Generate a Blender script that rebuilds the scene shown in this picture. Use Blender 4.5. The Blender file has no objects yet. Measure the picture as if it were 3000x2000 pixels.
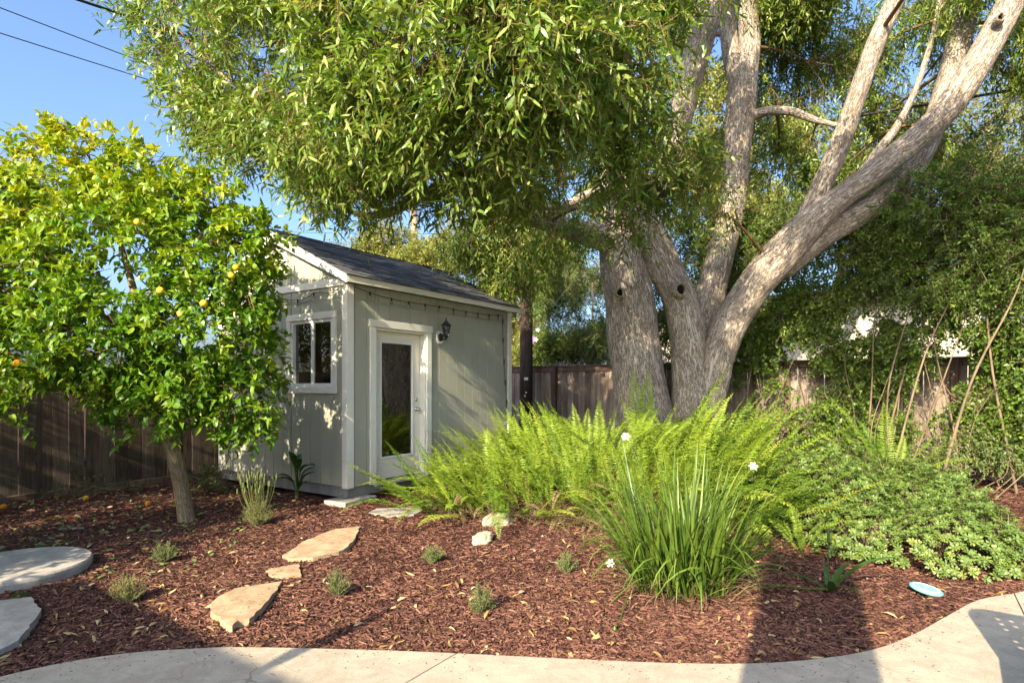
import bpy, bmesh, math, random
import numpy as np
from mathutils import Vector, Matrix, Quaternion

random.seed(7)
rng = np.random.default_rng(7)
scene = bpy.context.scene
COL = scene.collection

# ------------------------------------------------------------------ camera
CAM_H = 1.47
FPX = 1737.0                      # focal length in pixels of the 3000 px wide photograph
HORIZ = 1130.0                    # row of the horizon
cam_d = bpy.data.cameras.new('camera')
cam_d.sensor_width = 36.0
cam_d.lens = 36.0 * FPX / 3000.0
cam_d.shift_y = (HORIZ - 1000.0) / 3000.0
cam_d.clip_start = 0.05
cam_d.clip_end = 2000.0
cam = bpy.data.objects.new('camera', cam_d)
COL.objects.link(cam)
cam.location = (0, 0, CAM_H)
cam.rotation_euler = (math.radians(90), 0, 0)
scene.camera = cam

# ------------------------------------------------------------------ sky and sun
SUN_AZ = math.radians(26.5)       # light travels this far right of straight ahead
SUN_EL = math.radians(28.0)
world = bpy.data.worlds.new('World')
scene.world = world
world.use_nodes = True
wn = world.node_tree
wn.nodes.clear()
w_out = wn.nodes.new('ShaderNodeOutputWorld')
w_bg = wn.nodes.new('ShaderNodeBackground')
w_sky = wn.nodes.new('ShaderNodeTexSky')
w_sky.sky_type = 'NISHITA'
w_sky.sun_disc = False
w_sky.sun_elevation = SUN_EL
w_sky.sun_rotation = math.pi + SUN_AZ
w_sky.altitude = 100
w_sky.air_density = 1.0
w_sky.dust_density = 4.6
w_sky.ozone_density = 5.0
w_bg.inputs['Strength'].default_value = 0.15
wn.links.new(w_sky.outputs[0], w_bg.inputs['Color'])
wn.links.new(w_bg.outputs[0], w_out.inputs['Surface'])

sun_d = bpy.data.lights.new('sun', 'SUN')
sun_d.energy = 5.0
sun_d.angle = math.radians(0.53)
sun_d.color = (1.0, 0.86, 0.63)
sun = bpy.data.objects.new('sun', sun_d)
COL.objects.link(sun)
SUN_DIR = Vector((math.sin(SUN_AZ) * math.cos(SUN_EL), math.cos(SUN_AZ) * math.cos(SUN_EL), -math.sin(SUN_EL)))
sun.rotation_euler = SUN_DIR.to_track_quat('-Z', 'Y').to_euler()
sun.location = (-10, -20, 15)

vs = scene.view_settings
scene.display_settings.display_device = 'sRGB'
vs.view_transform = 'Standard'
vs.look = 'None'
vs.gamma = 1.0
vs.use_curve_mapping = False
vs.exposure = 1.4
scene.cycles.max_bounces = 8
scene.cycles.transparent_max_bounces = 12
scene.cycles.use_denoising = True

# ------------------------------------------------------------------ helpers
K = 3000.0 / 2352.0               # photo notes were taken on a 2352 px wide view
def at(x, y, Y):
    """world point seen at view position (x, y) at distance Y from the camera plane"""
    return Vector(((x * K - 1500.0) / FPX * Y, Y, CAM_H - (y * K - HORIZ) / FPX * Y))
def on_ground(x, y, z=0.0):
    Y = FPX * (CAM_H - z) / (y * K - HORIZ)
    return Vector(((x * K - 1500.0) / FPX * Y, Y, z))
def px(w, Y):
    return w * K / FPX * Y

def _hash(ix, iy, iz):
    h = (ix * 374761393 + iy * 668265263 + iz * 1274126177) & 0xFFFFFFFF
    h = ((h ^ (h >> 13)) * 1103515245) & 0xFFFFFFFF
    h = (h ^ (h >> 16)) & 0xFFFF
    return h / 65535.0
def vnoise(p):
    p = np.asarray(p, dtype=np.float64)
    i = np.floor(p).astype(np.int64)
    f = p - i
    f = f * f * (3 - 2 * f)
    r = 0
    for dx in (0, 1):
        for dy in (0, 1):
            for dz in (0, 1):
                w = (f[:, 0] if dx else 1 - f[:, 0]) * (f[:, 1] if dy else 1 - f[:, 1]) * (f[:, 2] if dz else 1 - f[:, 2])
                r = r + w * _hash(i[:, 0] + dx, i[:, 1] + dy, i[:, 2] + dz)
    return r                       # 0..1
def norm(a):
    return a / np.maximum(np.linalg.norm(a, axis=-1, keepdims=True), 1e-9)

def np_mesh(name, V, Fs, mat=None, tint=None, vec=None, smooth=False):
    """one mesh from numpy arrays; Fs is a list of (n, k) index arrays"""
    V = np.asarray(V, dtype=np.float32)
    Fs = [np.asarray(f, dtype=np.int32) for f in Fs if len(f)]
    me = bpy.data.meshes.new(name)
    loops = np.concatenate([f.ravel() for f in Fs])
    tot = np.concatenate([np.full(len(f), f.shape[1], dtype=np.int32) for f in Fs])
    start = np.concatenate([[0], np.cumsum(tot)[:-1]]).astype(np.int32)
    me.vertices.add(len(V)); me.vertices.foreach_set('co', V.ravel())
    me.loops.add(len(loops)); me.loops.foreach_set('vertex_index', loops)
    me.polygons.add(len(tot)); me.polygons.foreach_set('loop_start', start); me.polygons.foreach_set('loop_total', tot)
    me.polygons.foreach_set('use_smooth', np.full(len(tot), bool(smooth)))
    if tint is not None:
        a = me.attributes.new('tint', 'FLOAT', 'POINT'); a.data.foreach_set('value', np.asarray(tint, dtype=np.float32))
    if vec is not None:
        a = me.attributes.new('grain', 'FLOAT_VECTOR', 'POINT'); a.data.foreach_set('vector', np.asarray(vec, dtype=np.float32).ravel())
    me.update(calc_edges=True)
    if mat is not None:
        me.materials.append(mat)
    return me

def link(name, me, parent=None, loc=None, rot=None, scale=None):
    o = bpy.data.objects.new(name, me)
    COL.objects.link(o)
    if parent is not None:
        o.parent = parent
    if loc is not None: o.location = loc
    if rot is not None: o.rotation_euler = rot
    if scale is not None: o.scale = (scale, scale, scale) if isinstance(scale, (int, float)) else scale
    return o
def tag(o, label=None, cat=None, group=None, kind=None):
    if label: o['label'] = label
    if cat: o['category'] = cat
    if group: o['group'] = group
    if kind: o['kind'] = kind
    return o
def thing(name, label, cat, loc=(0, 0, 0), rotz=0.0, group=None):
    o = bpy.data.objects.new(name, None)
    o.empty_display_size = 0.1
    COL.objects.link(o)
    o.location = loc; o.rotation_euler = (0, 0, rotz)
    return tag(o, label, cat, group)

class MB:
    """collects simple shapes for one mesh"""
    def __init__(s):
        s.v = []; s.f = []
    def add(s, vs_, fs_):
        n = len(s.v)
        s.v += [tuple(v) for v in vs_]
        s.f += [tuple(i + n for i in f) for f in fs_]
        return s
    def box(s, x0, x1, y0, y1, z0, z1):
        return s.add([(x0, y0, z0), (x1, y0, z0), (x1, y1, z0), (x0, y1, z0), (x0, y0, z1), (x1, y0, z1), (x1, y1, z1), (x0, y1, z1)],
                     [(0, 3, 2, 1), (4, 5, 6, 7), (0, 1, 5, 4), (1, 2, 6, 5), (2, 3, 7, 6), (3, 0, 4, 7)])
    def prism(s, pts, d):
        """polygon (3D points) extruded by vector d"""
        n = len(pts); d = Vector(d)
        a = [Vector(p) for p in pts]; b = [p + d for p in a]
        return s.add(a + b, [tuple(range(n - 1, -1, -1)), tuple(range(n, 2 * n))] + [(i, (i + 1) % n, n + (i + 1) % n, n + i) for i in range(n)])
    def tube(s, pts, rad, seg=6, cap=True):
        V, F, _ = tube_geo(pts, rad, seg, cap)
        return s.add(V.tolist(), [tuple(int(i) for i in f) for arr in F for f in arr])
    def lathe(s, prof, seg=16, axis='z', origin=(0, 0, 0)):
        """profile of (radius, height) turned round an axis"""
        o = Vector(origin); vs_ = []; fs_ = []
        for r, h in prof:
            for k in range(seg):
                a = 2 * math.pi * k / seg
                c, d = r * math.cos(a), r * math.sin(a)
                vs_.append(o + (Vector((c, d, h)) if axis == 'z' else Vector((c, h, d)) if axis == 'y' else Vector((h, c, d))))
        for j in range(len(prof) - 1):
            for k in range(seg):
                fs_.append((j * seg + k, j * seg + (k + 1) % seg, (j + 1) * seg + (k + 1) % seg, (j + 1) * seg + k))
        fs_.append(tuple(range(seg - 1, -1, -1))); fs_.append(tuple((len(prof) - 1) * seg + k for k in range(seg)))
        return s.add(vs_, fs_)
    def mesh(s, name, mat, bevel=0.0, smooth=False):
        me = bpy.data.meshes.new(name)
        me.from_pydata(s.v, [], s.f)
        bm = bmesh.new(); bm.from_mesh(me)
        bmesh.ops.recalc_face_normals(bm, faces=bm.faces)
        if bevel > 0:
            bmesh.ops.bevel(bm, geom=list(bm.edges), offset=bevel, segments=1, affect='EDGES', clamp_overlap=True)
        bm.to_mesh(me); bm.free()
        if smooth:
            me.polygons.foreach_set('use_smooth', [True] * len(me.polygons))
        me.materials.append(mat)
        return me
    def build(s, name, mat, parent=None, bevel=0.0, smooth=False, loc=None, rot=None):
        return link(name, s.mesh(name, mat, bevel, smooth), parent, loc, rot)

def spline(pts, n):
    """Catmull-Rom through rows of pts, n samples per span"""
    P = np.asarray(pts, dtype=float)
    P = np.vstack([2 * P[0] - P[1], P, 2 * P[-1] - P[-2]])
    out = []
    for i in range(1, len(P) - 2):
        t = np.linspace(0, 1, n, endpoint=False)[:, None]
        a, b, c, d = P[i - 1], P[i], P[i + 1], P[i + 2]
        out.append(0.5 * (2 * b + (c - a) * t + (2 * a - 5 * b + 4 * c - d) * t * t + (3 * b - a - 3 * c + d) * t ** 3))
    out.append(P[-2][None])
    return np.vstack(out)
def tube_geo(pts, rad, seg=6, cap=True):
    P = np.asarray([tuple(p) for p in pts], dtype=float)
    R = np.broadcast_to(np.asarray(rad, dtype=float), (len(P),))
    T = norm(np.gradient(P, axis=0))
    ref = np.array([0, 0, 1.0]) if abs(T[0][2]) < 0.9 else np.array([1.0, 0, 0])
    u = np.cross(T[0], ref); u /= np.linalg.norm(u)
    U = [u]
    for i in range(1, len(P)):
        u = U[-1] - T[i] * np.dot(U[-1], T[i]); u /= max(np.linalg.norm(u), 1e-9)
        U.append(u)
    U = np.array(U); W = np.cross(T, U)
    a = np.linspace(0, 2 * np.pi, seg, endpoint=False)
    ring = np.cos(a)[None, :, None] * U[:, None] + np.sin(a)[None, :, None] * W[:, None]
    V = P[:, None] + ring * R[:, None, None]
    L = np.concatenate([[0], np.cumsum(np.linalg.norm(np.diff(P, axis=0), axis=1))])
    G = np.stack([np.cos(a)[None] * R[:, None], np.sin(a)[None] * R[:, None], np.repeat(L[:, None], seg, 1)], -1)
    n = len(P)
    i = np.arange(n - 1)[:, None] * seg; k = np.arange(seg)[None]; k2 = (k + 1) % seg
    F = [np.stack([i + k, i + k2, i + seg + k2, i + seg + k], -1).reshape(-1, 4)]
    if cap:
        F += [np.arange(seg)[::-1][None], (np.arange(seg) + (n - 1) * seg)[None]]
    return V.reshape(-1, 3), F, (G.reshape(-1, 3), ring.reshape(-1, 3), np.repeat(R, seg))

# ---- leaves
TPL = {
    'lance': (np.array([0, .28, .28, .66, .66, 1]), np.array([0, -.5, .5, -.42, .42, 0]), [np.array([[0, 2, 1], [3, 4, 5]]), np.array([[1, 2, 4, 3]])]),
    'fold': (np.array([0, .32, .32, .32, .70, .70, .70, 1]), np.array([0, -.48, 0, .48, -.40, 0, .40, 0]),
             [np.array([[0, 2, 1], [0, 3, 2], [4, 5, 7], [5, 6, 7]]), np.array([[1, 2, 5, 4], [2, 3, 6, 5]])]),
    'rhomb': (np.array([0, .45, .45, 1]), np.array([0, -.5, .5, 0]), [np.array([[0, 2, 3, 1]])]),
    'spoon': (np.array([0, .55, .55, .85, .85, 1]), np.array([0, -.36, .36, -.42, .42, 0]), [np.array([[0, 2, 1], [3, 4, 5]]), np.array([[1, 2, 4, 3]])]),
}
def leaves(P, D, N, L, W, tpl='lance', curl=0.15, fold=0.25, tint=None):
    a, s, faces = TPL[tpl]
    D = norm(D); S = norm(np.cross(D, N)); N2 = np.cross(S, D)
    L = np.asarray(L)[:, None, None]; W = np.asarray(W)[:, None, None]
    curl = np.broadcast_to(np.asarray(curl), (len(P),))[:, None, None]
    lift = -(a - 0.35) ** 2 + 0.12
    V = P[:, None] + D[:, None] * L * a[None, :, None] + S[:, None] * W * s[None, :, None] \
        + N2[:, None] * (L * curl * 2.0 * lift[None, :, None] + W * fold * np.abs(s)[None, :, None])
    k = len(a); off = (np.arange(len(P)) * k)[:, None, None]
    F = [(f[None] + off).reshape(-1, f.shape[1]) for f in faces]
    if tint is None: tint = rng.random(len(P))
    return V.reshape(-1, 3), F, np.repeat(tint, k)
def join(parts):
    V = []; Fd = {}; T = []; n = 0
    for v, F, t in parts:
        V.append(v); T.append(np.broadcast_to(t, (len(v),)))
        for f in F:
            f = np.asarray(f)
            Fd.setdefault(f.shape[1], []).append(f + n)
        n += len(v)
    return np.vstack(V), [np.vstack(x) for x in Fd.values()], np.concatenate(T)

def rand_dir(n):
    return norm(rng.normal(size=(n, 3)))
def crown_points(blobs, n, shell=0.45, gap=0.0, gscale=1.3, hollow=0.0):
    B = np.array([b[:6] for b in blobs], dtype=float)
    w = np.array([b[6] if len(b) > 6 else 1.0 for b in blobs]) * B[:, 3] * B[:, 4] ** .5 * B[:, 5] ** .5 * np.ones(len(B))
    w = w / w.sum()
    m = int(n * (1.0 + 2.2 * gap) * (3.0 if hollow else 1.0)) + 8
    idx = rng.choice(len(B), m, p=w)
    d = rand_dir(m)
    r = rng.random(m) ** shell
    P = B[idx, :3] + d * r[:, None] * B[idx, 3:6]
    if hollow > 0:                 # leaves live near the outside of the crown
        deep = np.zeros(m, bool)
        for b in B:
            deep |= (((P - b[:3]) / b[3:6]) ** 2).sum(1) < hollow ** 2
        P, d, idx = P[~deep], d[~deep], idx[~deep]; m = len(P)
    if gap > 0:
        q = vnoise(P * gscale + 11.3) * .65 + vnoise(P * gscale * 2.7 + 3.1) * .35
        keep = q > np.quantile(q, gap * .75)
        P, d, idx = P[keep], d[keep], idx[keep]
    return P[:n], d[:n], idx[:n]
def foliage(blobs, n_twigs, per, L, W, tpl='lance', droop=0.35, twig=0.38, spread=0.85, shell=0.45, gap=0.4, gscale=1.3, upn=0.9, curl=0.15, stems=True, fold=.25, hollow=0.0, thin=0.0):
    P, O, _ = crown_points(blobs, n_twigs, shell, gap, gscale, hollow)
    if thin:                       # fewer leaves on the side turned to the fence
        keep = (O[:, 1] < .15) | (rng.random(len(P)) > thin)
        P, O = P[keep], O[keep]
    n = len(P)
    TD = norm(O * .55 + rng.normal(size=(n, 3)) * .55 + np.array([0, 0, -droop]))
    TL = twig * rng.uniform(.6, 1.25, n)
    f = (np.arange(per) + .4)[None] / per
    f = f + rng.uniform(-.3, .3, (n, per)) / per
    base = P[:, None] + TD[:, None] * (TL[:, None] * f)[..., None] + np.array([0, 0, -1.0]) * (.25 * TL[:, None] * f ** 2)[..., None]
    ref = norm(np.cross(TD, rng.normal(size=(n, 3)))); ref2 = np.cross(TD, ref)
    ang = (np.arange(per) * 2.4)[None] + rng.uniform(0, 6.28, (n, 1)) + rng.uniform(-.4, .4, (n, per))
    perp = np.cos(ang)[..., None] * ref[:, None] + np.sin(ang)[..., None] * ref2[:, None]
    D = TD[:, None] * .6 + perp * spread + np.array([0, 0, -droop * .6]) + rng.normal(size=(n, per, 3)) * .15
    N = np.array([0, 0, upn]) + rng.normal(size=(n, per, 3)) * .55
    m = n * per
    tw = np.repeat(rng.random(n), per)
    tint = np.clip(tw * .6 + rng.random(m) * .5 - .05, 0, 1)
    parts = [leaves(base.reshape(m, 3), D.reshape(m, 3), N.reshape(m, 3), L * rng.uniform(.5, 1.22, m), W * rng.uniform(.65, 1.25, m), tpl, curl * rng.uniform(-.8, 2.4, m), fold, tint)]
    st = None
    if stems:
        e = P + TD * TL[:, None] + np.array([0, 0, -1.0]) * (.25 * TL)[:, None]
        s = P - TD * (TL * .5)[:, None]
        st = sticks(s, e, .004, .0015)
    return join(parts), st
def sticks(A, B, r0, r1):
    """three sided twigs from A to B"""
    n = len(A); T = norm(B - A)
    u = norm(np.cross(T, rng.normal(size=(n, 3)))); w = np.cross(T, u)
    r0 = np.broadcast_to(r0, (n,))[:, None]; r1 = np.broadcast_to(r1, (n,))[:, None]
    V = []
    for k in range(3):
        a = k * 2.0944
        V.append(A + (u * math.cos(a) + w * math.sin(a)) * r0)
    for k in range(3):
        a = k * 2.0944
        V.append(B + (u * math.cos(a) + w * math.sin(a)) * r1)
    V = np.stack(V, 1).reshape(-1, 3)
    f = np.array([[0, 1, 4, 3], [1, 2, 5, 4], [2, 0, 3, 5]])
    F = (f[None] + (np.arange(n) * 6)[:, None, None]).reshape(-1, 4)
    return V, [F], np.repeat(rng.random(n), 6)

# ------------------------------------------------------------------ materials
def newmat(name):
    m = bpy.data.materials.new(name); m.use_nodes = True
    nt = m.node_tree
    return m, nt, nt.nodes['Principled BSDF'], nt.nodes['Material Output']
def N(nt, kind, **kw):
    n = nt.nodes.new(kind)
    for k, v in kw.items():
        if k in n.inputs: n.inputs[k].default_value = v
        else: setattr(n, k, v)
    return n
def ramp(nt, fac, stops):
    r = nt.nodes.new('ShaderNodeValToRGB')
    e = r.color_ramp.elements
    while len(e) < len(stops): e.new(.5)
    for el, (p, c) in zip(e, stops):
        el.position = p; el.color = (*c, 1)
    if fac is not None: nt.links.new(fac, r.inputs['Fac'])
    return r
def coords(nt, kind='Object', scale=(1, 1, 1)):
    tc = nt.nodes.new('ShaderNodeTexCoord'); mp = nt.nodes.new('ShaderNodeMapping')
    mp.inputs['Scale'].default_value = scale
    nt.links.new(tc.outputs[kind], mp.inputs['Vector'])
    return mp.outputs['Vector']
def noise(nt, vec, scale, detail=4, rough=.55, dist=0.0):
    n = nt.nodes.new('ShaderNodeTexNoise')
    n.inputs['Scale'].default_value = scale; n.inputs['Detail'].default_value = detail
    n.inputs['Roughness'].default_value = rough; n.inputs['Distortion'].default_value = dist
    if vec is not None: nt.links.new(vec, n.inputs['Vector'])
    return n
def bump(nt, bsdf, height, strength=.5, dist=.01):
    b = nt.nodes.new('ShaderNodeBump')
    b.inputs['Strength'].default_value = strength; b.inputs['Distance'].default_value = dist
    nt.links.new(height, b.inputs['Height']); nt.links.new(b.outputs['Normal'], bsdf.inputs['Normal'])
    return b
def mixc(nt, fac, a, b, mode='MIX'):
    m = nt.nodes.new('ShaderNodeMix'); m.data_type = 'RGBA'; m.blend_type = mode
    for sock, v in ((m.inputs[0], fac), (m.inputs[6], a), (m.inputs[7], b)):
        if hasattr(v, 'links') or hasattr(v, 'is_linked'): nt.links.new(v, sock)
        elif isinstance(v, (int, float)): sock.default_value = v
        else: sock.default_value = (*v, 1)
    return m.outputs[2]
def mathn(nt, op, a, b=None):
    m = nt.nodes.new('ShaderNodeMath'); m.operation = op
    for s_, v in zip(m.inputs, (a, b)):
        if v is None: continue
        if isinstance(v, (int, float)): s_.default_value = v
        else: nt.links.new(v, s_)
    return m.outputs[0]

def leaf_mat(name, stops, rough=.42, transl=.3, objrand=0.0, spec=.5, tcol=(1.25, 1.2, .5)):
    m, nt, b, out = newmat(name)
    at_ = N(nt, 'ShaderNodeAttribute', attribute_name='tint')
    fac = at_.outputs['Fac']
    if objrand:
        oi = nt.nodes.new('ShaderNodeObjectInfo')
        fac = mathn(nt, 'ADD', mathn(nt, 'MULTIPLY', fac, 1 - objrand), mathn(nt, 'MULTIPLY', oi.outputs['Random'], objrand))
    r = ramp(nt, fac, stops)
    nt.links.new(r.outputs[0], b.inputs['Base Color'])
    b.inputs['Roughness'].default_value = rough
    b.inputs['Specular IOR Level'].default_value = spec
    t = nt.nodes.new('ShaderNodeBsdfTranslucent')
    nt.links.new(mixc(nt, 1.0, r.outputs[0], tcol, 'MULTIPLY'), t.inputs['Color'])
    mx = nt.nodes.new('ShaderNodeMixShader'); mx.inputs[0].default_value = transl
    nt.links.new(b.outputs[0], mx.inputs[1]); nt.links.new(t.outputs[0], mx.inputs[2])
    nt.links.new(mx.outputs[0], out.inputs['Surface'])
    return m
def plain(name, col, rough=.6, spec=.5, metal=0.0, var=0.0, scale=8.0, bumps=0.0, bscale=60.0, bdist=.004, stretch=(1, 1, 1), objrand=0.0):
    m, nt, b, out = newmat(name)
    b.inputs['Roughness'].default_value = rough; b.inputs['Specular IOR Level'].default_value = spec; b.inputs['Metallic'].default_value = metal
    v = coords(nt, 'Object', stretch)
    lo = tuple(c * (1 - var) for c in col); hi = tuple(min(1, c * (1 + var)) for c in col)
    n = noise(nt, v, scale, 5)
    r = ramp(nt, n.outputs['Fac'], [(.3, lo), (.7, hi)])
    c = r.outputs[0]
    if objrand:
        oi = nt.nodes.new('ShaderNodeObjectInfo')
        rr = ramp(nt, oi.outputs['Random'], [(0, (1 - objrand,) * 3), (1, (1 + objrand,) * 3)])
        c = mixc(nt, 1.0, c, rr.outputs[0], 'MULTIPLY')
    nt.links.new(c, b.inputs['Base Color'])
    if bumps:
        nb = noise(nt, v, bscale, 4)
        bump(nt, b, nb.outputs['Fac'], bumps, bdist)
    return m

M = {}
# mulch
def mulch_chip_mat():
    m, nt, b, out = newmat('mulch_chips')
    a = N(nt, 'ShaderNodeAttribute', attribute_name='tint')
    r = ramp(nt, a.outputs['Fac'], [(0, (.038, .016, .012)), (.35, (.105, .046, .032)), (.7, (.172, .078, .053)), (.95, (.23, .112, .076)), (1, (.32, .20, .125))])
    v = coords(nt, 'Object', (1, 1, 1))
    n = noise(nt, v, 90, 3)
    c = mixc(nt, 1.0, r.outputs[0], ramp(nt, n.outputs['Fac'], [(.3, (.7, .7, .7)), (.7, (1.2, 1.2, 1.2))]).outputs[0], 'MULTIPLY')
    big = noise(nt, v, .9, 3)
    c = mixc(nt, 1.0, c, ramp(nt, big.outputs['Fac'], [(.3, (.70, .66, .66)), (.7, (1.18, 1.16, 1.1))]).outputs[0], 'MULTIPLY')
    nt.links.new(c, b.inputs['Base Color']); b.inputs['Roughness'].default_value = .85; b.inputs['Specular IOR Level'].default_value = .3
    return m
M['mulch'] = mulch_chip_mat()
def ground_mat():
    m, nt, b, out = newmat('bed_soil')
    v = coords(nt, 'Object', (1, 1, 1))
    n1 = noise(nt, v, 45, 6, .7); n2 = noise(nt, v, 1.2, 4)
    vo = nt.nodes.new('ShaderNodeTexVoronoi'); vo.inputs['Scale'].default_value = 38; vo.inputs['Randomness'].default_value = 1
    nt.links.new(mixc(nt, .12, v, n1.outputs['Color']), vo.inputs['Vector'])
    r = ramp(nt, n1.outputs['Fac'], [(.25, (.022, .009, .007)), (.5, (.075, .028, .02)), (.75, (.135, .055, .038))])
    r2 = ramp(nt, n2.outputs['Fac'], [(.35, (.8, .78, .75)), (.7, (1.15, 1.1, 1.05))])
    c = mixc(nt, 1.0, r.outputs[0], r2.outputs[0], 'MULTIPLY')
    sp = nt.nodes.new('ShaderNodeHueSaturation')
    nt.links.new(vo.outputs['Color'], sp.inputs['Color']); sp.inputs['Saturation'].default_value = 0
    c = mixc(nt, .5, c, mixc(nt, 1.0, c, sp.outputs[0], 'MULTIPLY'))
    nt.links.new(c, b.inputs['Base Color']); b.inputs['Roughness'].default_value = .9; b.inputs['Specular IOR Level'].default_value = .2
    bump(nt, b, n1.outputs['Fac'], .9, .03)
    return m
M['soil'] = ground_mat()
def concrete_mat(name, col, dirt=.25):
    m, nt, b, out = newmat(name)
    v = coords(nt, 'Object', (1, 1, 1))
    n1 = noise(nt, v, 1.6, 5, .6); n2 = noise(nt, v, 140, 3, .6); n3 = noise(nt, v, 7, 6, .7, .6)
    a = ramp(nt, n1.outputs['Fac'], [(.3, tuple(c * .86 for c in col)), (.7, tuple(c * 1.08 for c in col))])
    g = ramp(nt, n2.outputs['Fac'], [(.35, (.86, .86, .86)), (.65, (1.1, 1.1, 1.1))])
    s = ramp(nt, n3.outputs['Fac'], [(.42, (1 - dirt, 1 - dirt * 1.08, 1 - dirt * 1.15)), (.58, (1, 1, 1))])
    c = mixc(nt, 1.0, mixc(nt, 1.0, a.outputs[0], g.outputs[0], 'MULTIPLY'), s.outputs[0], 'MULTIPLY')
    n5 = noise(nt, v, 2.6, 2, .5, .8)
    crack = ramp(nt, mathn(nt, 'ABSOLUTE', mathn(nt, 'SUBTRACT', n5.outputs['Fac'], .5)), [(0, (.55, .52, .5)), (.0022, (1, 1, 1))])
    n6 = noise(nt, v, .8, 2)
    c = mixc(nt, ramp(nt, n6.outputs['Fac'], [(.52, (0, 0, 0)), (.56, (1, 1, 1))]).outputs[0], c, mixc(nt, 1.0, c, crack.outputs[0], 'MULTIPLY'))
    n7 = noise(nt, v, 22, 3, .6)
    c = mixc(nt, 1.0, c, ramp(nt, n7.outputs['Fac'], [(.24, (.62, .58, .52)), (.32, (1, 1, 1))]).outputs[0], 'MULTIPLY')
    nt.links.new(c, b.inputs['Base Color']); b.inputs['Roughness'].default_value = .8; b.inputs['Specular IOR Level'].default_value = .35
    bump(nt, b, n2.outputs['Fac'], .25, .003)
    return m
M['patio'] = concrete_mat('patio_concrete', (.46, .395, .30), .16)
M['oldconc'] = concrete_mat('grey_concrete', (.42, .39, .34), .22)
M['flag'] = concrete_mat('sandstone', (.50, .355, .215), .3)
M['rock'] = plain('pale_rock', (.44, .36, .24), .9, .3, var=.25, scale=9, bumps=.7, bscale=22, bdist=.02)
# painted siding
def siding_mat(name, col):
    m, nt, b, out = newmat(name)
    v = coords(nt, 'Object', (1, 1, .22))
    n1 = noise(nt, v, 75, 4, .6, .3); n2 = noise(nt, coords(nt, 'Object'), 2.2, 4)
    oi = nt.nodes.new('ShaderNodeObjectInfo')
    c = ramp(nt, n2.outputs['Fac'], [(.3, tuple(x * .93 for x in col)), (.7, tuple(x * 1.05 for x in col))]).outputs[0]
    c = mixc(nt, 1.0, c, ramp(nt, oi.outputs['Random'], [(0, (.96, .96, .96)), (1, (1.03, 1.03, 1.03))]).outputs[0], 'MULTIPLY')
    nt.links.new(c, b.inputs['Base Color']); b.inputs['Roughness'].default_value = .55; b.inputs['Specular IOR Level'].default_value = .4
    bump(nt, b, n1.outputs['Fac'], .5, .006)
    return m
M['siding'] = siding_mat('siding_paint', (.37, .368, .285))
M['trim'] = plain('trim_paint', (.76, .73, .63), .5, .45, var=.05, scale=5, bumps=.25, bscale=90, bdist=.002)
M['skirt'] = plain('skirt_paint', (.19, .19, .185), .7, .3, var=.18, scale=6, bumps=.3, bscale=60, stretch=(1, 1, .3))
M['vinyl'] = plain('white_vinyl', (.80, .79, .75), .35, .5, var=.02)
M['doorpaint'] = plain('door_paint', (.80, .75, .62), .35, .5, var=.03)
M['black'] = plain('black_metal', (.012, .012, .013), .4, .5, var=.1)
M['cable'] = plain('black_cable', (.012, .012, .012), .6, .4)
M['steel'] = plain('satin_nickel', (.62, .60, .56), .25, .5, 1.0)
M['dark'] = plain('dark_room', (.06, .055, .05), .8, .2, var=.2)
M['screen'] = plain('insect_screen', (.05, .05, .052), .7, .3)
M['roofdeck'] = plain('roof_deck', (.03, .031, .036), .9, .2, var=.2, scale=30)
M['felt'] = plain('dark_joint', (.02, .018, .016), .9, .2)
def shingle_mat():
    m, nt, b, out = newmat('asphalt_shingle')
    v = coords(nt, 'Object')
    n1 = noise(nt, v, 260, 2, .7); n2 = noise(nt, v, 6, 3)
    oi = nt.nodes.new('ShaderNodeObjectInfo')
    base = ramp(nt, oi.outputs['Random'], [(0, (.040, .042, .048)), (.5, (.080, .082, .088)), (1, (.150, .148, .148))])
    c = mixc(nt, 1.0, base.outputs[0], ramp(nt, n1.outputs['Fac'], [(.3, (.55, .55, .55)), (.7, (1.5, 1.5, 1.5))]).outputs[0], 'MULTIPLY')
    c = mixc(nt, 1.0, c, ramp(nt, n2.outputs['Fac'], [(.3, (.8, .8, .8)), (.7, (1.2, 1.2, 1.2))]).outputs[0], 'MULTIPLY')
    nt.links.new(c, b.inputs['Base Color']); b.inputs['Roughness'].default_value = .9; b.inputs['Specular IOR Level'].default_value = .3
    bump(nt, b, n1.outputs['Fac'], .6, .004)
    return m
M['shingle'] = shingle_mat()
def glass_mat(name, tint=(.9, .95, .95), rough=0.0, refl=1.0):
    m, nt, b, out = newmat(name)
    nt.nodes.remove(b)
    g = nt.nodes.new('ShaderNodeBsdfGlossy'); g.inputs['Roughness'].default_value = rough
    t = nt.nodes.new('ShaderNodeBsdfTransparent'); t.inputs['Color'].default_value = (*tint, 1)
    lw = nt.nodes.new('ShaderNodeFresnel'); lw.inputs['IOR'].default_value = 1.5
    f = mathn(nt, 'MINIMUM', mathn(nt, 'MULTIPLY', lw.outputs[0], refl), 1.0)
    mx = nt.nodes.new('ShaderNodeMixShader')
    nt.links.new(f, mx.inputs[0]); nt.links.new(t.outputs[0], mx.inputs[1]); nt.links.new(g.outputs[0], mx.inputs[2])
    nt.links.new(mx.outputs[0], out.inputs['Surface'])
    return m
M['glass'] = glass_mat('window_glass', (.55, .57, .55), 0.0, 3.2)
M['clear'] = glass_mat('clear_glass', (.9, .9, .88), 0.02, 1.5)
M['lampglass'] = glass_mat('lantern_glass', (.8, .83, .85), 0.05, 2.5)
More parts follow.
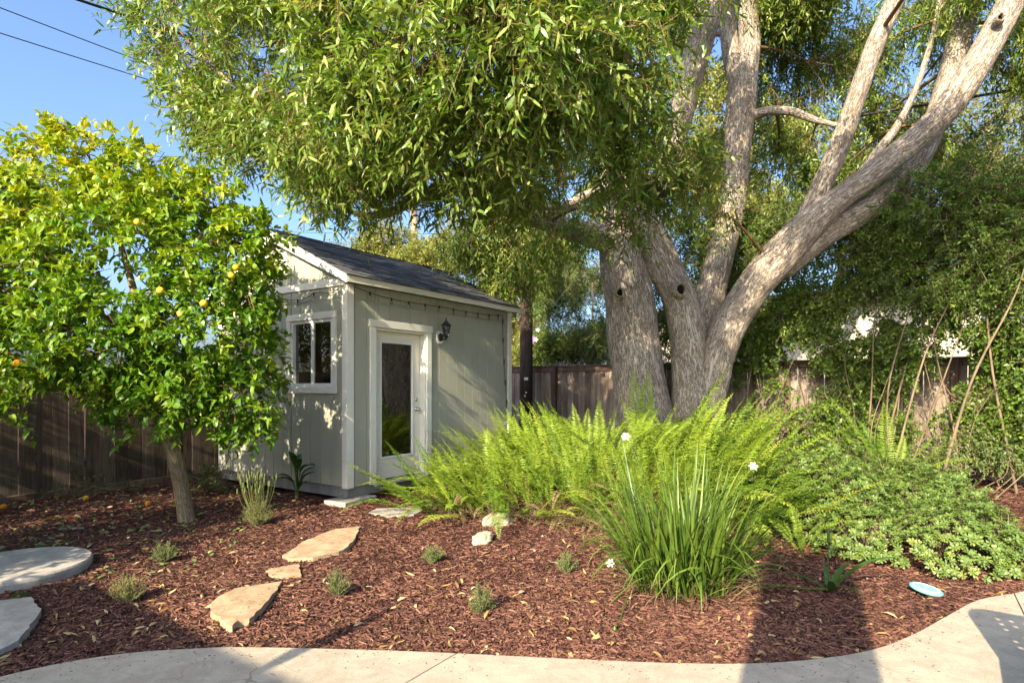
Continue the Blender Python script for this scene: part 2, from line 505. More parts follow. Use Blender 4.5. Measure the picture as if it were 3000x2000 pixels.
def wood_mat(name, stops, grey=.4, rnd=.35):
    m, nt, b, out = newmat(name)
    oi = nt.nodes.new('ShaderNodeObjectInfo')
    tc = nt.nodes.new('ShaderNodeTexCoord')
    add = nt.nodes.new('ShaderNodeVectorMath'); add.operation = 'ADD'
    cmb = nt.nodes.new('ShaderNodeCombineXYZ')
    for k in range(3): nt.links.new(mathn(nt, 'MULTIPLY', oi.outputs['Random'], 37.0 + 11 * k), cmb.inputs[k])
    nt.links.new(tc.outputs['Object'], add.inputs[0]); nt.links.new(cmb.outputs[0], add.inputs[1])
    mp = nt.nodes.new('ShaderNodeMapping'); mp.inputs['Scale'].default_value = (1, 1, .07)
    nt.links.new(add.outputs[0], mp.inputs['Vector'])
    n1 = noise(nt, mp.outputs[0], 42, 6, .65, .5); n2 = noise(nt, mp.outputs[0], 8, 4, .6, .4)
    n3 = noise(nt, add.outputs[0], 1.3, 4)
    c = ramp(nt, n2.outputs['Fac'], stops).outputs[0]
    c = mixc(nt, 1.0, c, ramp(nt, n1.outputs['Fac'], [(.3, (.62, .6, .58)), (.7, (1.25, 1.25, 1.25))]).outputs[0], 'MULTIPLY')
    c = mixc(nt, 1.0, c, ramp(nt, oi.outputs['Random'], [(0, (1 - rnd, 1 - rnd * 1.05, 1 - rnd * 1.1)), (1, (1 + rnd * .7, 1 + rnd * .65, 1 + rnd * .6))]).outputs[0], 'MULTIPLY')
    c = mixc(nt, 1.0, c, ramp(nt, n3.outputs['Fac'], [(.35, (.7, .68, .66)), (.65, (1.1, 1.1, 1.1))]).outputs[0], 'MULTIPLY')
    nt.links.new(c, b.inputs['Base Color']); b.inputs['Roughness'].default_value = .85; b.inputs['Specular IOR Level'].default_value = .25
    bump(nt, b, n1.outputs['Fac'], .6, .006)
    return m
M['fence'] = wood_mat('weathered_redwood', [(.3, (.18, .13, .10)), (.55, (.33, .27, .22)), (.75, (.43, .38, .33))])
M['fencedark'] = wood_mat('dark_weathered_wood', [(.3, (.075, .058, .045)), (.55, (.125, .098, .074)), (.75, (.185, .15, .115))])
M['pole'] = wood_mat('creosote_pole', [(.3, (.05, .032, .026)), (.55, (.10, .07, .058)), (.75, (.16, .125, .11))], rnd=0)
M['rail'] = wood_mat('rail_wood', [(.3, (.12, .075, .055)), (.55, (.19, .13, .10)), (.75, (.25, .19, .155))], rnd=.1)
def bark_mat(name, stops, scale=1.0, deep=.02):
    m, nt, b, out = newmat(name)
    a = N(nt, 'ShaderNodeAttribute', attribute_name='grain')
    def stretched(z):
        mp = nt.nodes.new('ShaderNodeMapping'); mp.inputs['Scale'].default_value = (1, 1, z)
        nt.links.new(a.outputs['Vector'], mp.inputs['Vector']); return mp.outputs[0]
    va, vb = stretched(.17), stretched(.3)
    n0 = noise(nt, va, 24 * scale, 5, .6, 1.1)
    ridge = mathn(nt, 'MULTIPLY', mathn(nt, 'ABSOLUTE', mathn(nt, 'SUBTRACT', n0.outputs['Fac'], .5)), 5.0)
    n4 = noise(nt, vb, 47 * scale, 4, .6, .8)
    ridge2 = mathn(nt, 'MULTIPLY', mathn(nt, 'ABSOLUTE', mathn(nt, 'SUBTRACT', n4.outputs['Fac'], .5)), 5.0)
    n1 = noise(nt, vb, 120 * scale, 4, .7); n2 = noise(nt, a.outputs['Vector'], 2.2, 4); n3 = noise(nt, va, 6, 4, .6)
    h = mathn(nt, 'ADD', mathn(nt, 'ADD', mathn(nt, 'MULTIPLY', mathn(nt, 'MINIMUM', ridge, 1.0), .42), mathn(nt, 'MULTIPLY', mathn(nt, 'MINIMUM', ridge2, 1.0), .28)), mathn(nt, 'MULTIPLY', n1.outputs['Fac'], .4))
    hc = ramp(nt, h, [(.26, stops[0]), (.46, stops[1]), (.74, stops[2])])
    c = mixc(nt, 1.0, hc.outputs[0], ramp(nt, n2.outputs['Fac'], [(.3, (.76, .75, .74)), (.7, (1.14, 1.12, 1.1))]).outputs[0], 'MULTIPLY')
    c = mixc(nt, mathn(nt, 'MULTIPLY', ramp(nt, n3.outputs['Fac'], [(.5, (0, 0, 0)), (.72, (1, 1, 1))]).outputs[0], .35), c, (.22, .15, .095))
    nt.links.new(c, b.inputs['Base Color']); b.inputs['Roughness'].default_value = .9; b.inputs['Specular IOR Level'].default_value = .2
    bump(nt, b, h, 1.0, deep)
    return m
M['bark'] = bark_mat('fissured_bark', [(.13, .098, .072), (.44, .385, .315), (.66, .605, .53)])
M['barksm'] = bark_mat('small_branch_bark', [(.06, .04, .025), (.16, .115, .075), (.27, .21, .15)], 2.0, .008)
M['barkcit'] = bark_mat('citrus_bark', [(.16, .125, .07), (.30, .245, .145), (.40, .335, .21)], .8, .004)
M['barkbg'] = bark_mat('pale_bark', [(.2, .15, .10), (.38, .29, .20), (.5, .42, .32)], 1.0, .01)
M['cut'] = plain('cut_wood', (.42, .29, .15), .8, .3, var=.25, scale=14)
M['hollow'] = plain('hollow_knot', (.012, .009, .007), .95, .1)
M['twig'] = plain('twig_wood', (.16, .095, .045), .8, .3, var=.3, scale=3)
M['drytwig'] = plain('dry_stems', (.17, .125, .08), .85, .25, var=.35, scale=4)
# foliage
M['leaf'] = leaf_mat('willow_leaf', [(0, (.050, .115, .012)), (.35, (.115, .205, .022)), (.7, (.215, .295, .045)), (.92, (.36, .40, .11)), (1, (.44, .38, .14))], .40, .34)
M['citrus'] = leaf_mat('citrus_leaf', [(0, (.048, .135, .008)), (.4, (.115, .230, .012)), (.75, (.24, .325, .016)), (1, (.42, .42, .025))], .40, .36, tcol=(1.5, 1.35, .3))
M['fern'] = leaf_mat('fern_leaf', [(0, (.080, .155, .014)), (.3, (.15, .255, .022)), (.7, (.26, .355, .034)), (.9, (.35, .41, .055)), (1, (.40, .37, .06))], .5, .34, objrand=.8, tcol=(1.3, 1.2, .35))
M['ferndry'] = leaf_mat('dry_fern', [(0, (.10, .065, .03)), (.6, (.21, .15, .07)), (1, (.27, .21, .09))], .8, .15, tcol=(1, 1, 1))
M['lily'] = leaf_mat('strap_leaf', [(0, (.050, .105, .012)), (.5, (.105, .175, .022)), (.9, (.19, .25, .04)), (1, (.30, .29, .10))], .45, .22, objrand=.7)
M['pitto'] = leaf_mat('pittosporum_leaf', [(0, (.065, .120, .024)), (.5, (.125, .190, .034)), (.85, (.22, .27, .05)), (1, (.33, .31, .07))], .46, .2, objrand=.4)
M['herb'] = leaf_mat('herb_leaf', [(0, (.075, .125, .030)), (.6, (.14, .20, .05)), (1, (.22, .27, .075))], .6, .2)
M['herbpale'] = leaf_mat('pale_herb_leaf', [(0, (.14, .165, .045)), (.6, (.22, .235, .07)), (1, (.30, .30, .11))], .6, .2)
M['broad'] = leaf_mat('broad_leaf', [(0, (.035, .085, .018)), (1, (.065, .13, .026))], .32, .2, objrand=.5)
M['weed'] = leaf_mat('weed_leaf', [(0, (.05, .10, .018)), (1, (.12, .18, .035))], .5, .25)
M['hedge'] = leaf_mat('vine_leaf', [(0, (.050, .105, .014)), (.5, (.10, .180, .022)), (.85, (.18, .27, .03)), (1, (.28, .33, .05))], .46, .36)
M['hedgelime'] = leaf_mat('bright_vine_leaf', [(0, (.055, .115, .016)), (.6, (.11, .195, .024)), (1, (.24, .31, .04))], .45, .35)
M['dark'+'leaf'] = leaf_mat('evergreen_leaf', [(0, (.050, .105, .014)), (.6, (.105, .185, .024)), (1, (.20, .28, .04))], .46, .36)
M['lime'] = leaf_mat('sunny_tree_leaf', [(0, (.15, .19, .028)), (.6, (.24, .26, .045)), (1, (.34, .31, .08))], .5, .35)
M['litter'] = leaf_mat('fallen_leaf', [(0, (.17, .09, .030)), (.4, (.33, .20, .065)), (.75, (.42, .30, .12)), (1, (.48, .40, .22))], .6, .12, tcol=(1, 1, 1))
M['littergreen'] = leaf_mat('fallen_green_leaf', [(0, (.09, .16, .035)), (.6, (.17, .24, .06)), (1, (.34, .31, .10))], .5, .15)
M['orange'] = plain('orange_peel', (.62, .22, .012), .42, .5, var=.12, scale=10, bumps=.25, bscale=160, bdist=.002)
M['yelloworange'] = plain('ripening_peel', (.66, .40, .022), .42, .5, var=.12, scale=10, bumps=.25, bscale=160, bdist=.002)
M['petal'] = plain('white_petal', (.82, .81, .78), .6, .3)
M['petalmark'] = plain('violet_petal', (.42, .22, .50), .6, .3)
M['petalyellow'] = plain('yellow_petal_mark', (.75, .5, .05), .6, .3)
M['frisbee'] = plain('pale_blue_plastic', (.19, .46, .52), .45, .5, var=.06, scale=20)
M['frisbeemark'] = plain('white_print', (.72, .82, .82), .5, .4)
M['stucco'] = plain('cream_stucco', (.72, .66, .54), .9, .2, var=.08, scale=4, bumps=.4, bscale=70, bdist=.004)
M['tile'] = plain('roof_tile', (.22, .19, .16), .85, .3, var=.25, scale=5)
M['alu'] = plain('grey_tag', (.62, .64, .66), .4, .5, .6)
M['chairmetal'] = plain('powder_coat', (.10, .10, .10), .5, .4)
M['bulb'] = glass_mat('bulb_glass', (.95, .92, .84), .02, 2.0)

# ------------------------------------------------------------------ shed frame of reference
SHED_C = Vector((-2.085, 7.5, 0.0))
SHED_A = math.atan2(.827, .562)
SV = Vector((math.cos(SHED_A), math.sin(SHED_A), 0)); SU = Vector((-math.sin(SHED_A), math.cos(SHED_A), 0))
SH_L, SH_W = 3.64, 2.90

# ------------------------------------------------------------------ ground, patio
edge_px = [(-420, 1660), (-200, 1606), (0, 1553), (150, 1520), (300, 1498), (450, 1488), (560, 1485), (800, 1490), (1000, 1497), (1270, 1510), (1500, 1520), (1690, 1523), (1850, 1515),
           (2000, 1492), (2100, 1455), (2180, 1411), (2250, 1376), (2352, 1357)]
PATIO_Z = 0.03
edge = [on_ground(x, y, PATIO_Z) for x, y in edge_px]
edge_xy = spline([(p.x, p.y) for p in edge] + [(4.15, 4.45), (4.5, 5.0), (4.68, 5.45), (5.1, 5.75), (6.2, 5.85), (9.0, 5.9)], 4)
patio_xy = np.vstack([[(-9, edge_xy[0][1] - .3)], edge_xy, [(9.0, -9), (-9, -9)]])
def in_poly(X, Y, poly):
    poly = np.asarray(poly); inside = np.zeros(len(X), bool); j = len(poly) - 1
    for i in range(len(poly)):
        xi, yi = poly[i]; xj, yj = poly[j]
        with np.errstate(divide='ignore', invalid='ignore'):
            c = ((yi > Y) != (yj > Y)) & (X < (xj - xi) * (Y - yi) / (yj - yi) + xi)
        inside ^= c; j = i
    return inside
def poly_dist(X, Y, line):
    d = np.full(len(X), 1e9)
    for (ax, ay), (bx, by) in zip(line[:-1], line[1:]):
        vx, vy = bx - ax, by - ay
        t = np.clip(((X - ax) * vx + (Y - ay) * vy) / max(vx * vx + vy * vy, 1e-9), 0, 1)
        d = np.minimum(d, np.hypot(X - ax - t * vx, Y - ay - t * vy))
    return d
def ground_z(X, Y):
    X = np.atleast_1d(np.asarray(X, float)); Y = np.atleast_1d(np.asarray(Y, float))
    p = np.stack([X, Y, np.zeros_like(X)], -1)
    z = (vnoise(p * 1.1) - .5) * .05 + (vnoise(p * 3.7 + 5) - .5) * .022
    z = z + .16 * np.exp(-(((X - 1.6) / 1.7) ** 2 + ((Y - 8.2) / 1.4) ** 2))
    near = np.exp(-(np.hypot(X, Y) / 40) ** 2)
    z = z * near
    pin = in_poly(X, Y, patio_xy)
    d = poly_dist(X, Y, edge_xy)
    z = np.where(pin, -0.09, z * np.clip(d / .5, .15, 1) - .004)
    return z
def gz(x, y):
    return float(ground_z([x], [y])[0])

gx = np.concatenate([-np.geomspace(300, 8.2, 22), np.arange(-8, 9.01, .08), np.geomspace(9.3, 300, 22)])
gy = np.concatenate([-np.geomspace(200, 2.2, 14), np.arange(-2, 12.01, .08), np.geomspace(12.3, 600, 26)])
GX, GY = np.meshgrid(gx, gy, indexing='ij')
GZ = ground_z(GX.ravel(), GY.ravel())
GV = np.stack([GX.ravel(), GY.ravel(), GZ], -1)
ny = len(gy); ii = np.arange(len(gx) - 1)[:, None] * ny + np.arange(ny - 1)[None]
GF = np.stack([ii, ii + ny, ii + ny + 1, ii + 1], -1).reshape(-1, 4)
ground = link('ground', np_mesh('ground', GV, [GF], M['soil'], smooth=True))
tag(ground, 'dark reddish brown mulched soil of the garden bed', 'ground', kind='structure')

# patio slabs, parted along two joints that run with the shed wall
def patio_slab(planes):
    bm = bmesh.new()
    vsb = [bm.verts.new((x, y, PATIO_Z)) for x, y in patio_xy]
    f = bm.faces.new(vsb)
    ext = bmesh.ops.extrude_face_region(bm, geom=[f])
    bmesh.ops.translate(bm, vec=(0, 0, -.11), verts=[g for g in ext['geom'] if isinstance(g, bmesh.types.BMVert)])
    for co, no in planes:
        r = bmesh.ops.bisect_plane(bm, geom=bm.verts[:] + bm.edges[:] + bm.faces[:], plane_co=co, plane_no=no, clear_outer=True)
        ed = [e for e in r['geom_cut'] if isinstance(e, bmesh.types.BMEdge)]
        bmesh.ops.holes_fill(bm, edges=ed)
    bmesh.ops.triangulate(bm, faces=[f for f in bm.faces if len(f.verts) > 4])
    bmesh.ops.recalc_face_normals(bm, faces=bm.faces)
    me = bpy.data.meshes.new('concrete_slab'); bm.to_mesh(me); bm.free()
    me.materials.append(M['patio'])
    return me
patio = MB().box(-8.9, 8.9, -8.9, -8.5, -.1, -.06).build('patio', M['felt'])
tag(patio, 'pale concrete patio with a curved edge along the bed', 'patio', kind='structure')
j1 = on_ground(1333 / K, 1915 / K, PATIO_Z); j2 = on_ground(2970 / K, 1735 / K, PATIO_Z)
g_ = .004; nrm = SU
for planes in ([(j1 + nrm * g_, -nrm)], [(j1 - nrm * g_, nrm), (j2 + nrm * g_, -nrm)], [(j2 - nrm * g_, nrm)]):
    link('concrete_slab', patio_slab(planes), patio)

# ------------------------------------------------------------------ the shed (local x runs along the door wall, local y along the window wall)
shed = thing('garden_shed', 'grey-green panelled garden shed with cream trim, glass door and shingled gable roof', 'shed', SHED_C, SHED_A)
SID0, SID1 = .19, 2.77            # siding bottom and top on the door wall
SEAM = 2.565
EAVE_Y, EAVE_Z = -.13, 2.845
RIDGE_Y, RIDGE_Z = SH_W / 2, 3.62
SLOPE = math.atan2(RIDGE_Z - EAVE_Z, RIDGE_Y - EAVE_Y)
def under(y):                      # underside of the roof above local y
    yy = min(y, SH_W - y)
    return EAVE_Z - .03 + (yy - EAVE_Y) * math.tan(SLOPE)
DOOR = (.455, 1.455, .17, 2.245)   # opening in the door wall
WIN = (.265, 1.135, 1.46, 2.345)   # opening in the window wall
def carcass():
    t = .09
    m = MB()
    x0, x1, z0, z1 = DOOR
    for a, b, c, d in ((0, x0, SID0, SID1), (x1, SH_L, SID0, SID1), (x0, x1, z1, SID1)):
        m.box(a, b, 0, t, c, d)
    y0, y1, z0, z1 = WIN
    for a, b, c, d in ((t, y0, SID0, SID1), (y1, SH_W, SID0, SID1), (y0, y1, SID0, z0), (y0, y1, z1, SID1)):
        m.box(0, t, a, b, c, d)
    m.box(SH_L - t, SH_L, t, SH_W, SID0, SID1)
    m.box(t, SH_L - t, SH_W - t, SH_W, SID0, SID1)
    for xa in (0, SH_L - t):       # gable triangles
        m.prism([(xa, .02, SID1), (xa, SH_W - .02, SID1), (xa, SH_W / 2, under(SH_W / 2) - .03)], (t, 0, 0))
    return m
carcass().build('wall', M['siding'], shed)
MB().box(.1, SH_L - .1, .1, SH_W - .1, .12, .18).build('floor', M['dark'], shed)
fl = MB(); fl.box(.095, .11, WIN[1] + .05, SH_W - .1, .2, 2.7); fl.box(SH_L - .12, SH_L - .1, .1, SH_W - .1, .2, 2.7); fl.box(.1, SH_L - .1, SH_W - .12, SH_W - .1, .2, 2.7); fl.box(.1, SH_L - .12, .1, SH_W - .12, 2.7, 2.72)
fl.build('interior_lining', M['dark'], shed)

BT = .013                          # thickness of a siding board
def strips(total, hole, pitch=.203, first=.11):
    cuts = [0.0]; x = first
    while x < total - .03:
        cuts.append(x); x += pitch
    cuts.append(total)
    out = []
    for a, b in zip(cuts[:-1], cuts[1:]):
        for p, q in ((a, min(b, hole[0])), (max(a, hole[0]), min(b, hole[1])), (max(a, hole[1]), b)):
            if q - p > .012: out.append((p, q, p >= hole[0] - 1e-6 and q <= hole[1] + 1e-6))
    return out
GAP = .0024
def board_x(a, b, c, d):           # on the door wall
    MB().box(a + GAP, b - GAP, -BT, -.0005, c, d).build('siding_board', M['siding'], shed, bevel=.002)
def board_y(a, b, c, d):           # on the window wall
    MB().box(-BT, -.0005, a + GAP, b - GAP, c, d).build('siding_board', M['siding'], shed, bevel=.002)
for a, b, inh in strips(SH_L, DOOR[:2]):
    board_x(a, b, DOOR[3] if inh else SID0, SEAM - .003)
    board_x(a, b, SEAM + .027, SID1)
MB().box(.0, SH_L, -BT * .7, -.0005, SEAM + .001, SEAM + .023).build('seam_strip', M['siding'], shed)
for a, b, inh in strips(SH_W, WIN[:2]):
    if inh:
        board_y(a, b, SID0, WIN[2]); board_y(a, b, WIN[3], SEAM - .003)
    else:
        board_y(a, b, SID0, SEAM - .003)
    board_y(a, b, SEAM + .027, 2.745)
    # gable board with a sloping top
    za, zb = under(a) - .02, under(b) - .02
    pts = [(-BT, a + GAP, 2.835), (-BT, b - GAP, 2.835), (-BT, b - GAP, zb), (-BT, a + GAP, za)]
    if a < SH_W / 2 < b: pts.insert(3, (-BT, SH_W / 2, under(SH_W / 2) - .02))
    if min(za, zb) > 2.86:
        MB().prism(pts, (BT - .0005, 0, 0)).build('siding_board', M['siding'], shed)
MB().box(-BT * .7, -.0005, 0, SH_W, SEAM + .001, SEAM + .023).build('seam_strip', M['siding'], shed)
# trim
MB().box(-.03, -.0005, -.03, .065, SID0 - .02, 2.742).build('corner_board', M['trim'], shed, bevel=.003)
MB().box(.0005, .085, -.03, -.0005, SID0 - .02, 2.765).build('corner_board', M['trim'], shed, bevel=.003)
MB().box(-.03, -.0005, SH_W - .085, SH_W + .02, SID0 - .02, 2.742).build('corner_board', M['trim'], shed, bevel=.003)
MB().box(SH_L - .09, SH_L + .02, -.03, -.0005, SID0 - .02, 2.765).build('corner_board', M['trim'], shed, bevel=.003)
MB().box(-.034, -.0005, .0, SH_W, 2.745, 2.84).build('gable_band', M['trim'], shed, bevel=.003)
# skirting beams and foundation blocks
MB().box(.015, SH_L - .01, .012, .11, .045, SID0 - .002).build('skirting', M['skirt'], shed, bevel=.004)
MB().box(.012, .11, .112, SH_W, .045, SID0 - .002).build('skirting', M['skirt'], shed, bevel=.004)
# roof
ROOF0, ROOF1 = -.13, SH_L + .12
rm = MB()
ty = EAVE_Y; 
for sgn in (0, 1):
    f = (lambda y: y) if sgn == 0 else (lambda y: SH_W - y)
    a = (ROOF0 + .02, f(EAVE_Y), EAVE_Z); b = (ROOF0 + .02, f(RIDGE_Y), RIDGE_Z)
    rm.prism([a, b, (ROOF0 + .02, f(RIDGE_Y), RIDGE_Z - .03), (ROOF0 + .02, f(EAVE_Y), EAVE_Z - .03)], (ROOF1 - ROOF0 - .04, 0, 0))
roof = rm.build('roof', M['roofdeck'], shed)
# rake boards on the gable and fascia on the eaves
for f in ((lambda y: y), (lambda y: SH_W - y)):
    w = .125
    pts = [(ROOF0, f(EAVE_Y - .01), EAVE_Z + .004), (ROOF0, f(RIDGE_Y), RIDGE_Z + .006), (ROOF0, f(RIDGE_Y), RIDGE_Z - w - .02), (ROOF0, f(EAVE_Y - .01), EAVE_Z - w + .03)]
    MB().prism(pts, (.02, 0, 0)).build('rake_board', M['trim'], shed)
    pts = [(p[0] + .005 + SH_L + .23, p[1], p[2]) for p in pts]
    MB().prism(pts, (.02, 0, 0)).build('rake_board', M['trim'], shed)
    pts = [(ROOF0 + .022, f(EAVE_Y + .02), EAVE_Z - .034), (ROOF0 + .022, f(RIDGE_Y), RIDGE_Z - .034), (ROOF0 + .022, f(RIDGE_Y), RIDGE_Z - .05), (ROOF0 + .022, f(EAVE_Y + .02), EAVE_Z - .05)]
    MB().prism(pts, (ROOF1 - ROOF0 - .044, 0, 0)).build('soffit', M['trim'], shed)
    y0, y1 = sorted((f(EAVE_Y - .012), f(EAVE_Y + .012)))
    MB().box(ROOF0 + .022, ROOF1 - .022, y0, y1, EAVE_Z - .085, EAVE_Z - .002).build('fascia', M['trim'], shed, bevel=.002)
# shingles: each tab on the slope that shows
slope_len = (RIDGE_Y - EAVE_Y) / math.cos(SLOPE)
rows = 13; expo = (slope_len + .02) / rows; tabw = .305
tab_me = []
for k in range(4):
    w = tabw - .006 - .004 * k * .3
    m = MB().add([(0, 0, 0), (w, 0, 0), (w, expo * 1.35, 0), (0, expo * 1.35, 0), (0, 0, .017), (w, 0, .017), (w, expo * 1.35, .002), (0, expo * 1.35, .002)],
                 [(0, 3, 2, 1), (4, 5, 6, 7), (0, 1, 5, 4), (1, 2, 6, 5), (2, 3, 7, 6), (3, 0, 4, 7)])
    tab_me.append(m.mesh('shingle', M['shingle']))
rest = MB()
for r in range(rows):
    x = ROOF0 - .008 - (r % 2) * .15
    while x < ROOF1:
        xe = min(x + tabw, ROOF1 + .008); xs = max(x, ROOF0 - .008)
        if xe - xs > .05:
            d = r * expo - .025
            o = link('shingle', tab_me[random.randrange(4)], roof)
            o.location = (xs, EAVE_Y + d * math.cos(SLOPE), EAVE_Z + d * math.sin(SLOPE) + .004 + random.uniform(0, .004))
            o.rotation_euler = (SLOPE + .012 + random.uniform(-.006, .004), 0, random.uniform(-.006, .006))
            o.scale = ((xe - xs) / tabw, 1 + random.uniform(-.03, .03), 1)
            y = SH_W - (EAVE_Y + d * math.cos(SLOPE)); z = EAVE_Z + d * math.sin(SLOPE) + .006
            y2 = y - expo * 1.3 * math.cos(SLOPE); z2 = z + expo * 1.3 * math.sin(SLOPE)
            rest.add([(xs, y, z + .012), (xe - .006, y, z + .012), (xe - .006, y2, z2), (xs, y2, z2), (xs, y, z), (xe - .006, y, z)], [(0, 1, 2, 3), (4, 5, 1, 0)])
        x += tabw
tag(rest.build('shingle_courses', M['shingle'], roof), kind='stuff')
x = ROOF0 - .01
while x < ROOF1 - .05:
    w = min(.17, ROOF1 + .01 - x)
    c, s_ = math.cos(SLOPE) * .13, math.sin(SLOPE) * .13
    MB().add([(x, RIDGE_Y - c, RIDGE_Z - s_ + .018), (x + w + .05, RIDGE_Y - c, RIDGE_Z - s_ + .012), (x + w + .05, RIDGE_Y, RIDGE_Z + .016), (x, RIDGE_Y, RIDGE_Z + .026), (x, RIDGE_Y + c, RIDGE_Z - s_ + .018), (x + w + .05, RIDGE_Y + c, RIDGE_Z - s_ + .012)],
             [(0, 1, 2, 3), (3, 2, 5, 4)]).build('ridge_cap', M['shingle'], roof)
    x += w
# gable vent
vent = MB().box(-.03, -.0135, 1.21, 1.69, 3.03, 3.33)
vent = MB()
VY0, VY1, VZ0, VZ1 = 1.20, 1.70, 3.03, 3.31
for a, b, c, d in ((VY0, VY1, VZ1 - .03, VZ1), (VY0, VY1, VZ0, VZ0 + .03), (VY0, VY0 + .03, VZ0 + .03, VZ1 - .03), (VY1 - .03, VY1, VZ0 + .03, VZ1 - .03), (1.345, 1.385, VZ0 + .03, VZ1 - .03), (1.515, 1.555, VZ0 + .03, VZ1 - .03)):
    vent.box(-.032, -BT - .0005, a, b, c, d)
vent = vent.build('gable_vent', M['trim'], shed)
for a, b in ((VY0 + .03, 1.345), (1.385, 1.515), (1.555, VY1 - .03)):
    MB().box(-.0155, -BT - .001, a, b, VZ0 + .03, VZ1 - .03).build('vent_back', M['dark'], vent)
    for k in range(9):
        z = VZ0 + .042 + k * .0245
        MB().add([(-.03, a, z), (-.03, b, z), (-.017, b, z + .016), (-.017, a, z + .016), (-.03, a, z + .004), (-.03, b, z + .004), (-.017, b, z + .02), (-.017, a, z + .02)],
                 [(0, 1, 2, 3), (4, 5, 6, 7), (0, 1, 5, 4), (2, 3, 7, 6)]).build('slat', M['trim'], vent)
# window
win = MB()
y0, y1, z0, z1 = WIN
for a, b, c, d in ((y0, y1, z1 - .04, z1), (y0, y1, z0, z0 + .045), (y0, y0 + .04, z0 + .045, z1 - .04), (y1 - .04, y1, z0 + .045, z1 - .04)):
    win.box(-.01, .06, a, b, c, d)
win = win.build('window', M['vinyl'], shed)
ym = (y0 + y1) / 2
MB().box(.002, .05, ym - .025, ym + .025, z0 + .045, z1 - .04).build('mullion', M['vinyl'], win, bevel=.003)
MB().box(.022, .026, y0 + .04, ym - .025, z0 + .045, z1 - .04).build('pane', M['glass'], win)
MB().box(.036, .040, ym + .025, y1 - .04, z0 + .045, z1 - .04).build('pane', M['glass'], win)
MB().box(.044, .045, ym + .025, y1 - .04, z0 + .045, z1 - .04).build('insect_screen', M['screen'], win)
# a white folding easel frame seen inside
lad = MB(); lad.tube([(.35, .42, 1.3), (.45, .30, 2.1)], .012, 5); lad.tube([(.35, .62, 1.3), (.45, .33, 2.1)], .012, 5); lad.tube([(.36, .40, 1.55), (.36, .58, 1.55)], .01, 5)
lad = lad.build('wooden_frame', M['vinyl'], shed)
for a, b, c, d, nm in ((y0 - .085, y1 + .085, z1 + .001, z1 + .09, 'window_head'), (y0 - .085, y1 + .085, z0 - .088, z0 - .001, 'window_sill')):
    MB().box(-.036, -.0005, a, b, c, d).build(nm, M['trim'], win, bevel=.003)
for a, b in ((y0 - .082, y0 - .001), (y1 + .001, y1 + .082)):
    MB().box(-.032, -.0005, a, b, z0 - .001, z1 + .001).build('window_casing', M['trim'], win, bevel=.003)
# door
x0, x1, z0, z1 = DOOR
door = MB()
RY = .085                          # how far the leaf sits back in the wall
dx0, dx1, dz0, dz1 = x0 + .04, x1 - .04, z0 + .03, z1 - .03
gx0, gx1, gz0, gz1 = dx0 + .165, dx1 - .165, .50, 2.06
for a, b, c, d in ((dx0, gx0, dz0, dz1), (gx1, dx1, dz0, dz1), (gx0, gx1, dz0, gz0), (gx0, gx1, gz1, dz1)):
    door.box(a, b, RY, RY + .04, c, d)
door = door.build('door', M['doorpaint'], shed)
fr = MB()
for a, b, c, d in ((gx0 - .03, gx1 + .03, gz1, gz1 + .03), (gx0 - .03, gx1 + .03, gz0 - .03, gz0), (gx0 - .03, gx0, gz0, gz1), (gx1, gx1 + .03, gz0, gz1)):
    fr.box(a, b, RY - .014, RY - .0005, c, d)
fr.build('glazing_frame', M['vinyl'], door, bevel=.004)
MB().box(gx0, gx1, RY + .012, RY + .018, gz0, gz1).build('pane', M['glass'], door)
kx, kz = dx1 - .07, 1.13
h = MB().lathe([(.032, 0), (.032, -.008), (.012, -.012), (.012, -.035), (.024, -.042), (.028, -.055), (.022, -.068), (.008, -.07)], 18, 'y', (kx, RY, kz)); h.build('handle', M['steel'], door, smooth=True)
MB().lathe([(.03, 0), (.03, -.012), (.018, -.02), (.004, -.021)], 18, 'y', (kx, RY, kz + .14)).build('deadbolt', M['steel'], door, smooth=True)
for a, b, c, d in ((x0, x0 + .035, z0, z1 - .03), (x1 - .035, x1, z0, z1 - .03), (x0, x1, z1 - .028, z1)):
    MB().box(a, b, -.012, .12, c, d).build('door_jamb', M['trim'], shed)
MB().box(x0 - .095, x0 + .004, -.034, -.0005, z0 + .0, z1 + .004).build('door_casing', M['trim'], shed, bevel=.003)
MB().box(x1 - .004, x1 + .095, -.034, -.0005, z0 + .0, z1 + .004).build('door_casing', M['trim'], shed, bevel=.003)
MB().box(x0 - .11, x1 + .11, -.042, -.0005, z1 + .005, z1 + .105).build('door_head', M['trim'], shed, bevel=.003)
MB().box(x0 - .02, x1 + .02, -.05, .1, z0 - .03, z0 - .001).build('threshold', M['alu'], shed, bevel=.004)

# lantern beside the door
lan = thing('wall_lantern', 'black carriage lantern on an octagonal white block beside the glass door', 'lantern', SHED_C + SV * 1.74 + SU * 0 + Vector((0, 0, 2.2)), SHED_A)
oct_ = [(.09 * math.cos(math.pi / 8 + k * math.pi / 4), 0, .10 * math.sin(math.pi / 8 + k * math.pi / 4)) for k in range(8)]
MB().prism([(p[0], -BT - .001, p[2]) for p in oct_], (0, -.028, 0)).build('mounting_block', M['vinyl'], lan, bevel=.003)
MB().lathe([(.062, -BT - .03), (.058, -BT - .042), (.03, -BT - .05)], 20, 'y').build('back_plate', M['black'], lan, smooth=True)
arm = spline([(0, -.05, 0), (0, -.09, -.035), (0, -.14, -.03), (0, -.15, .01)], 5)
MB().tube(arm, .011, 8).build('arm', M['black'], lan, smooth=True)
LC = (0, -.15, 0)
MB().lathe([(.006, -.05), (.012, -.04), (.008, -.03), (.022, -.012), (.03, 0), (.036, .01), (.04, .014)], 12, 'z', LC).build('lamp_base', M['black'], lan)
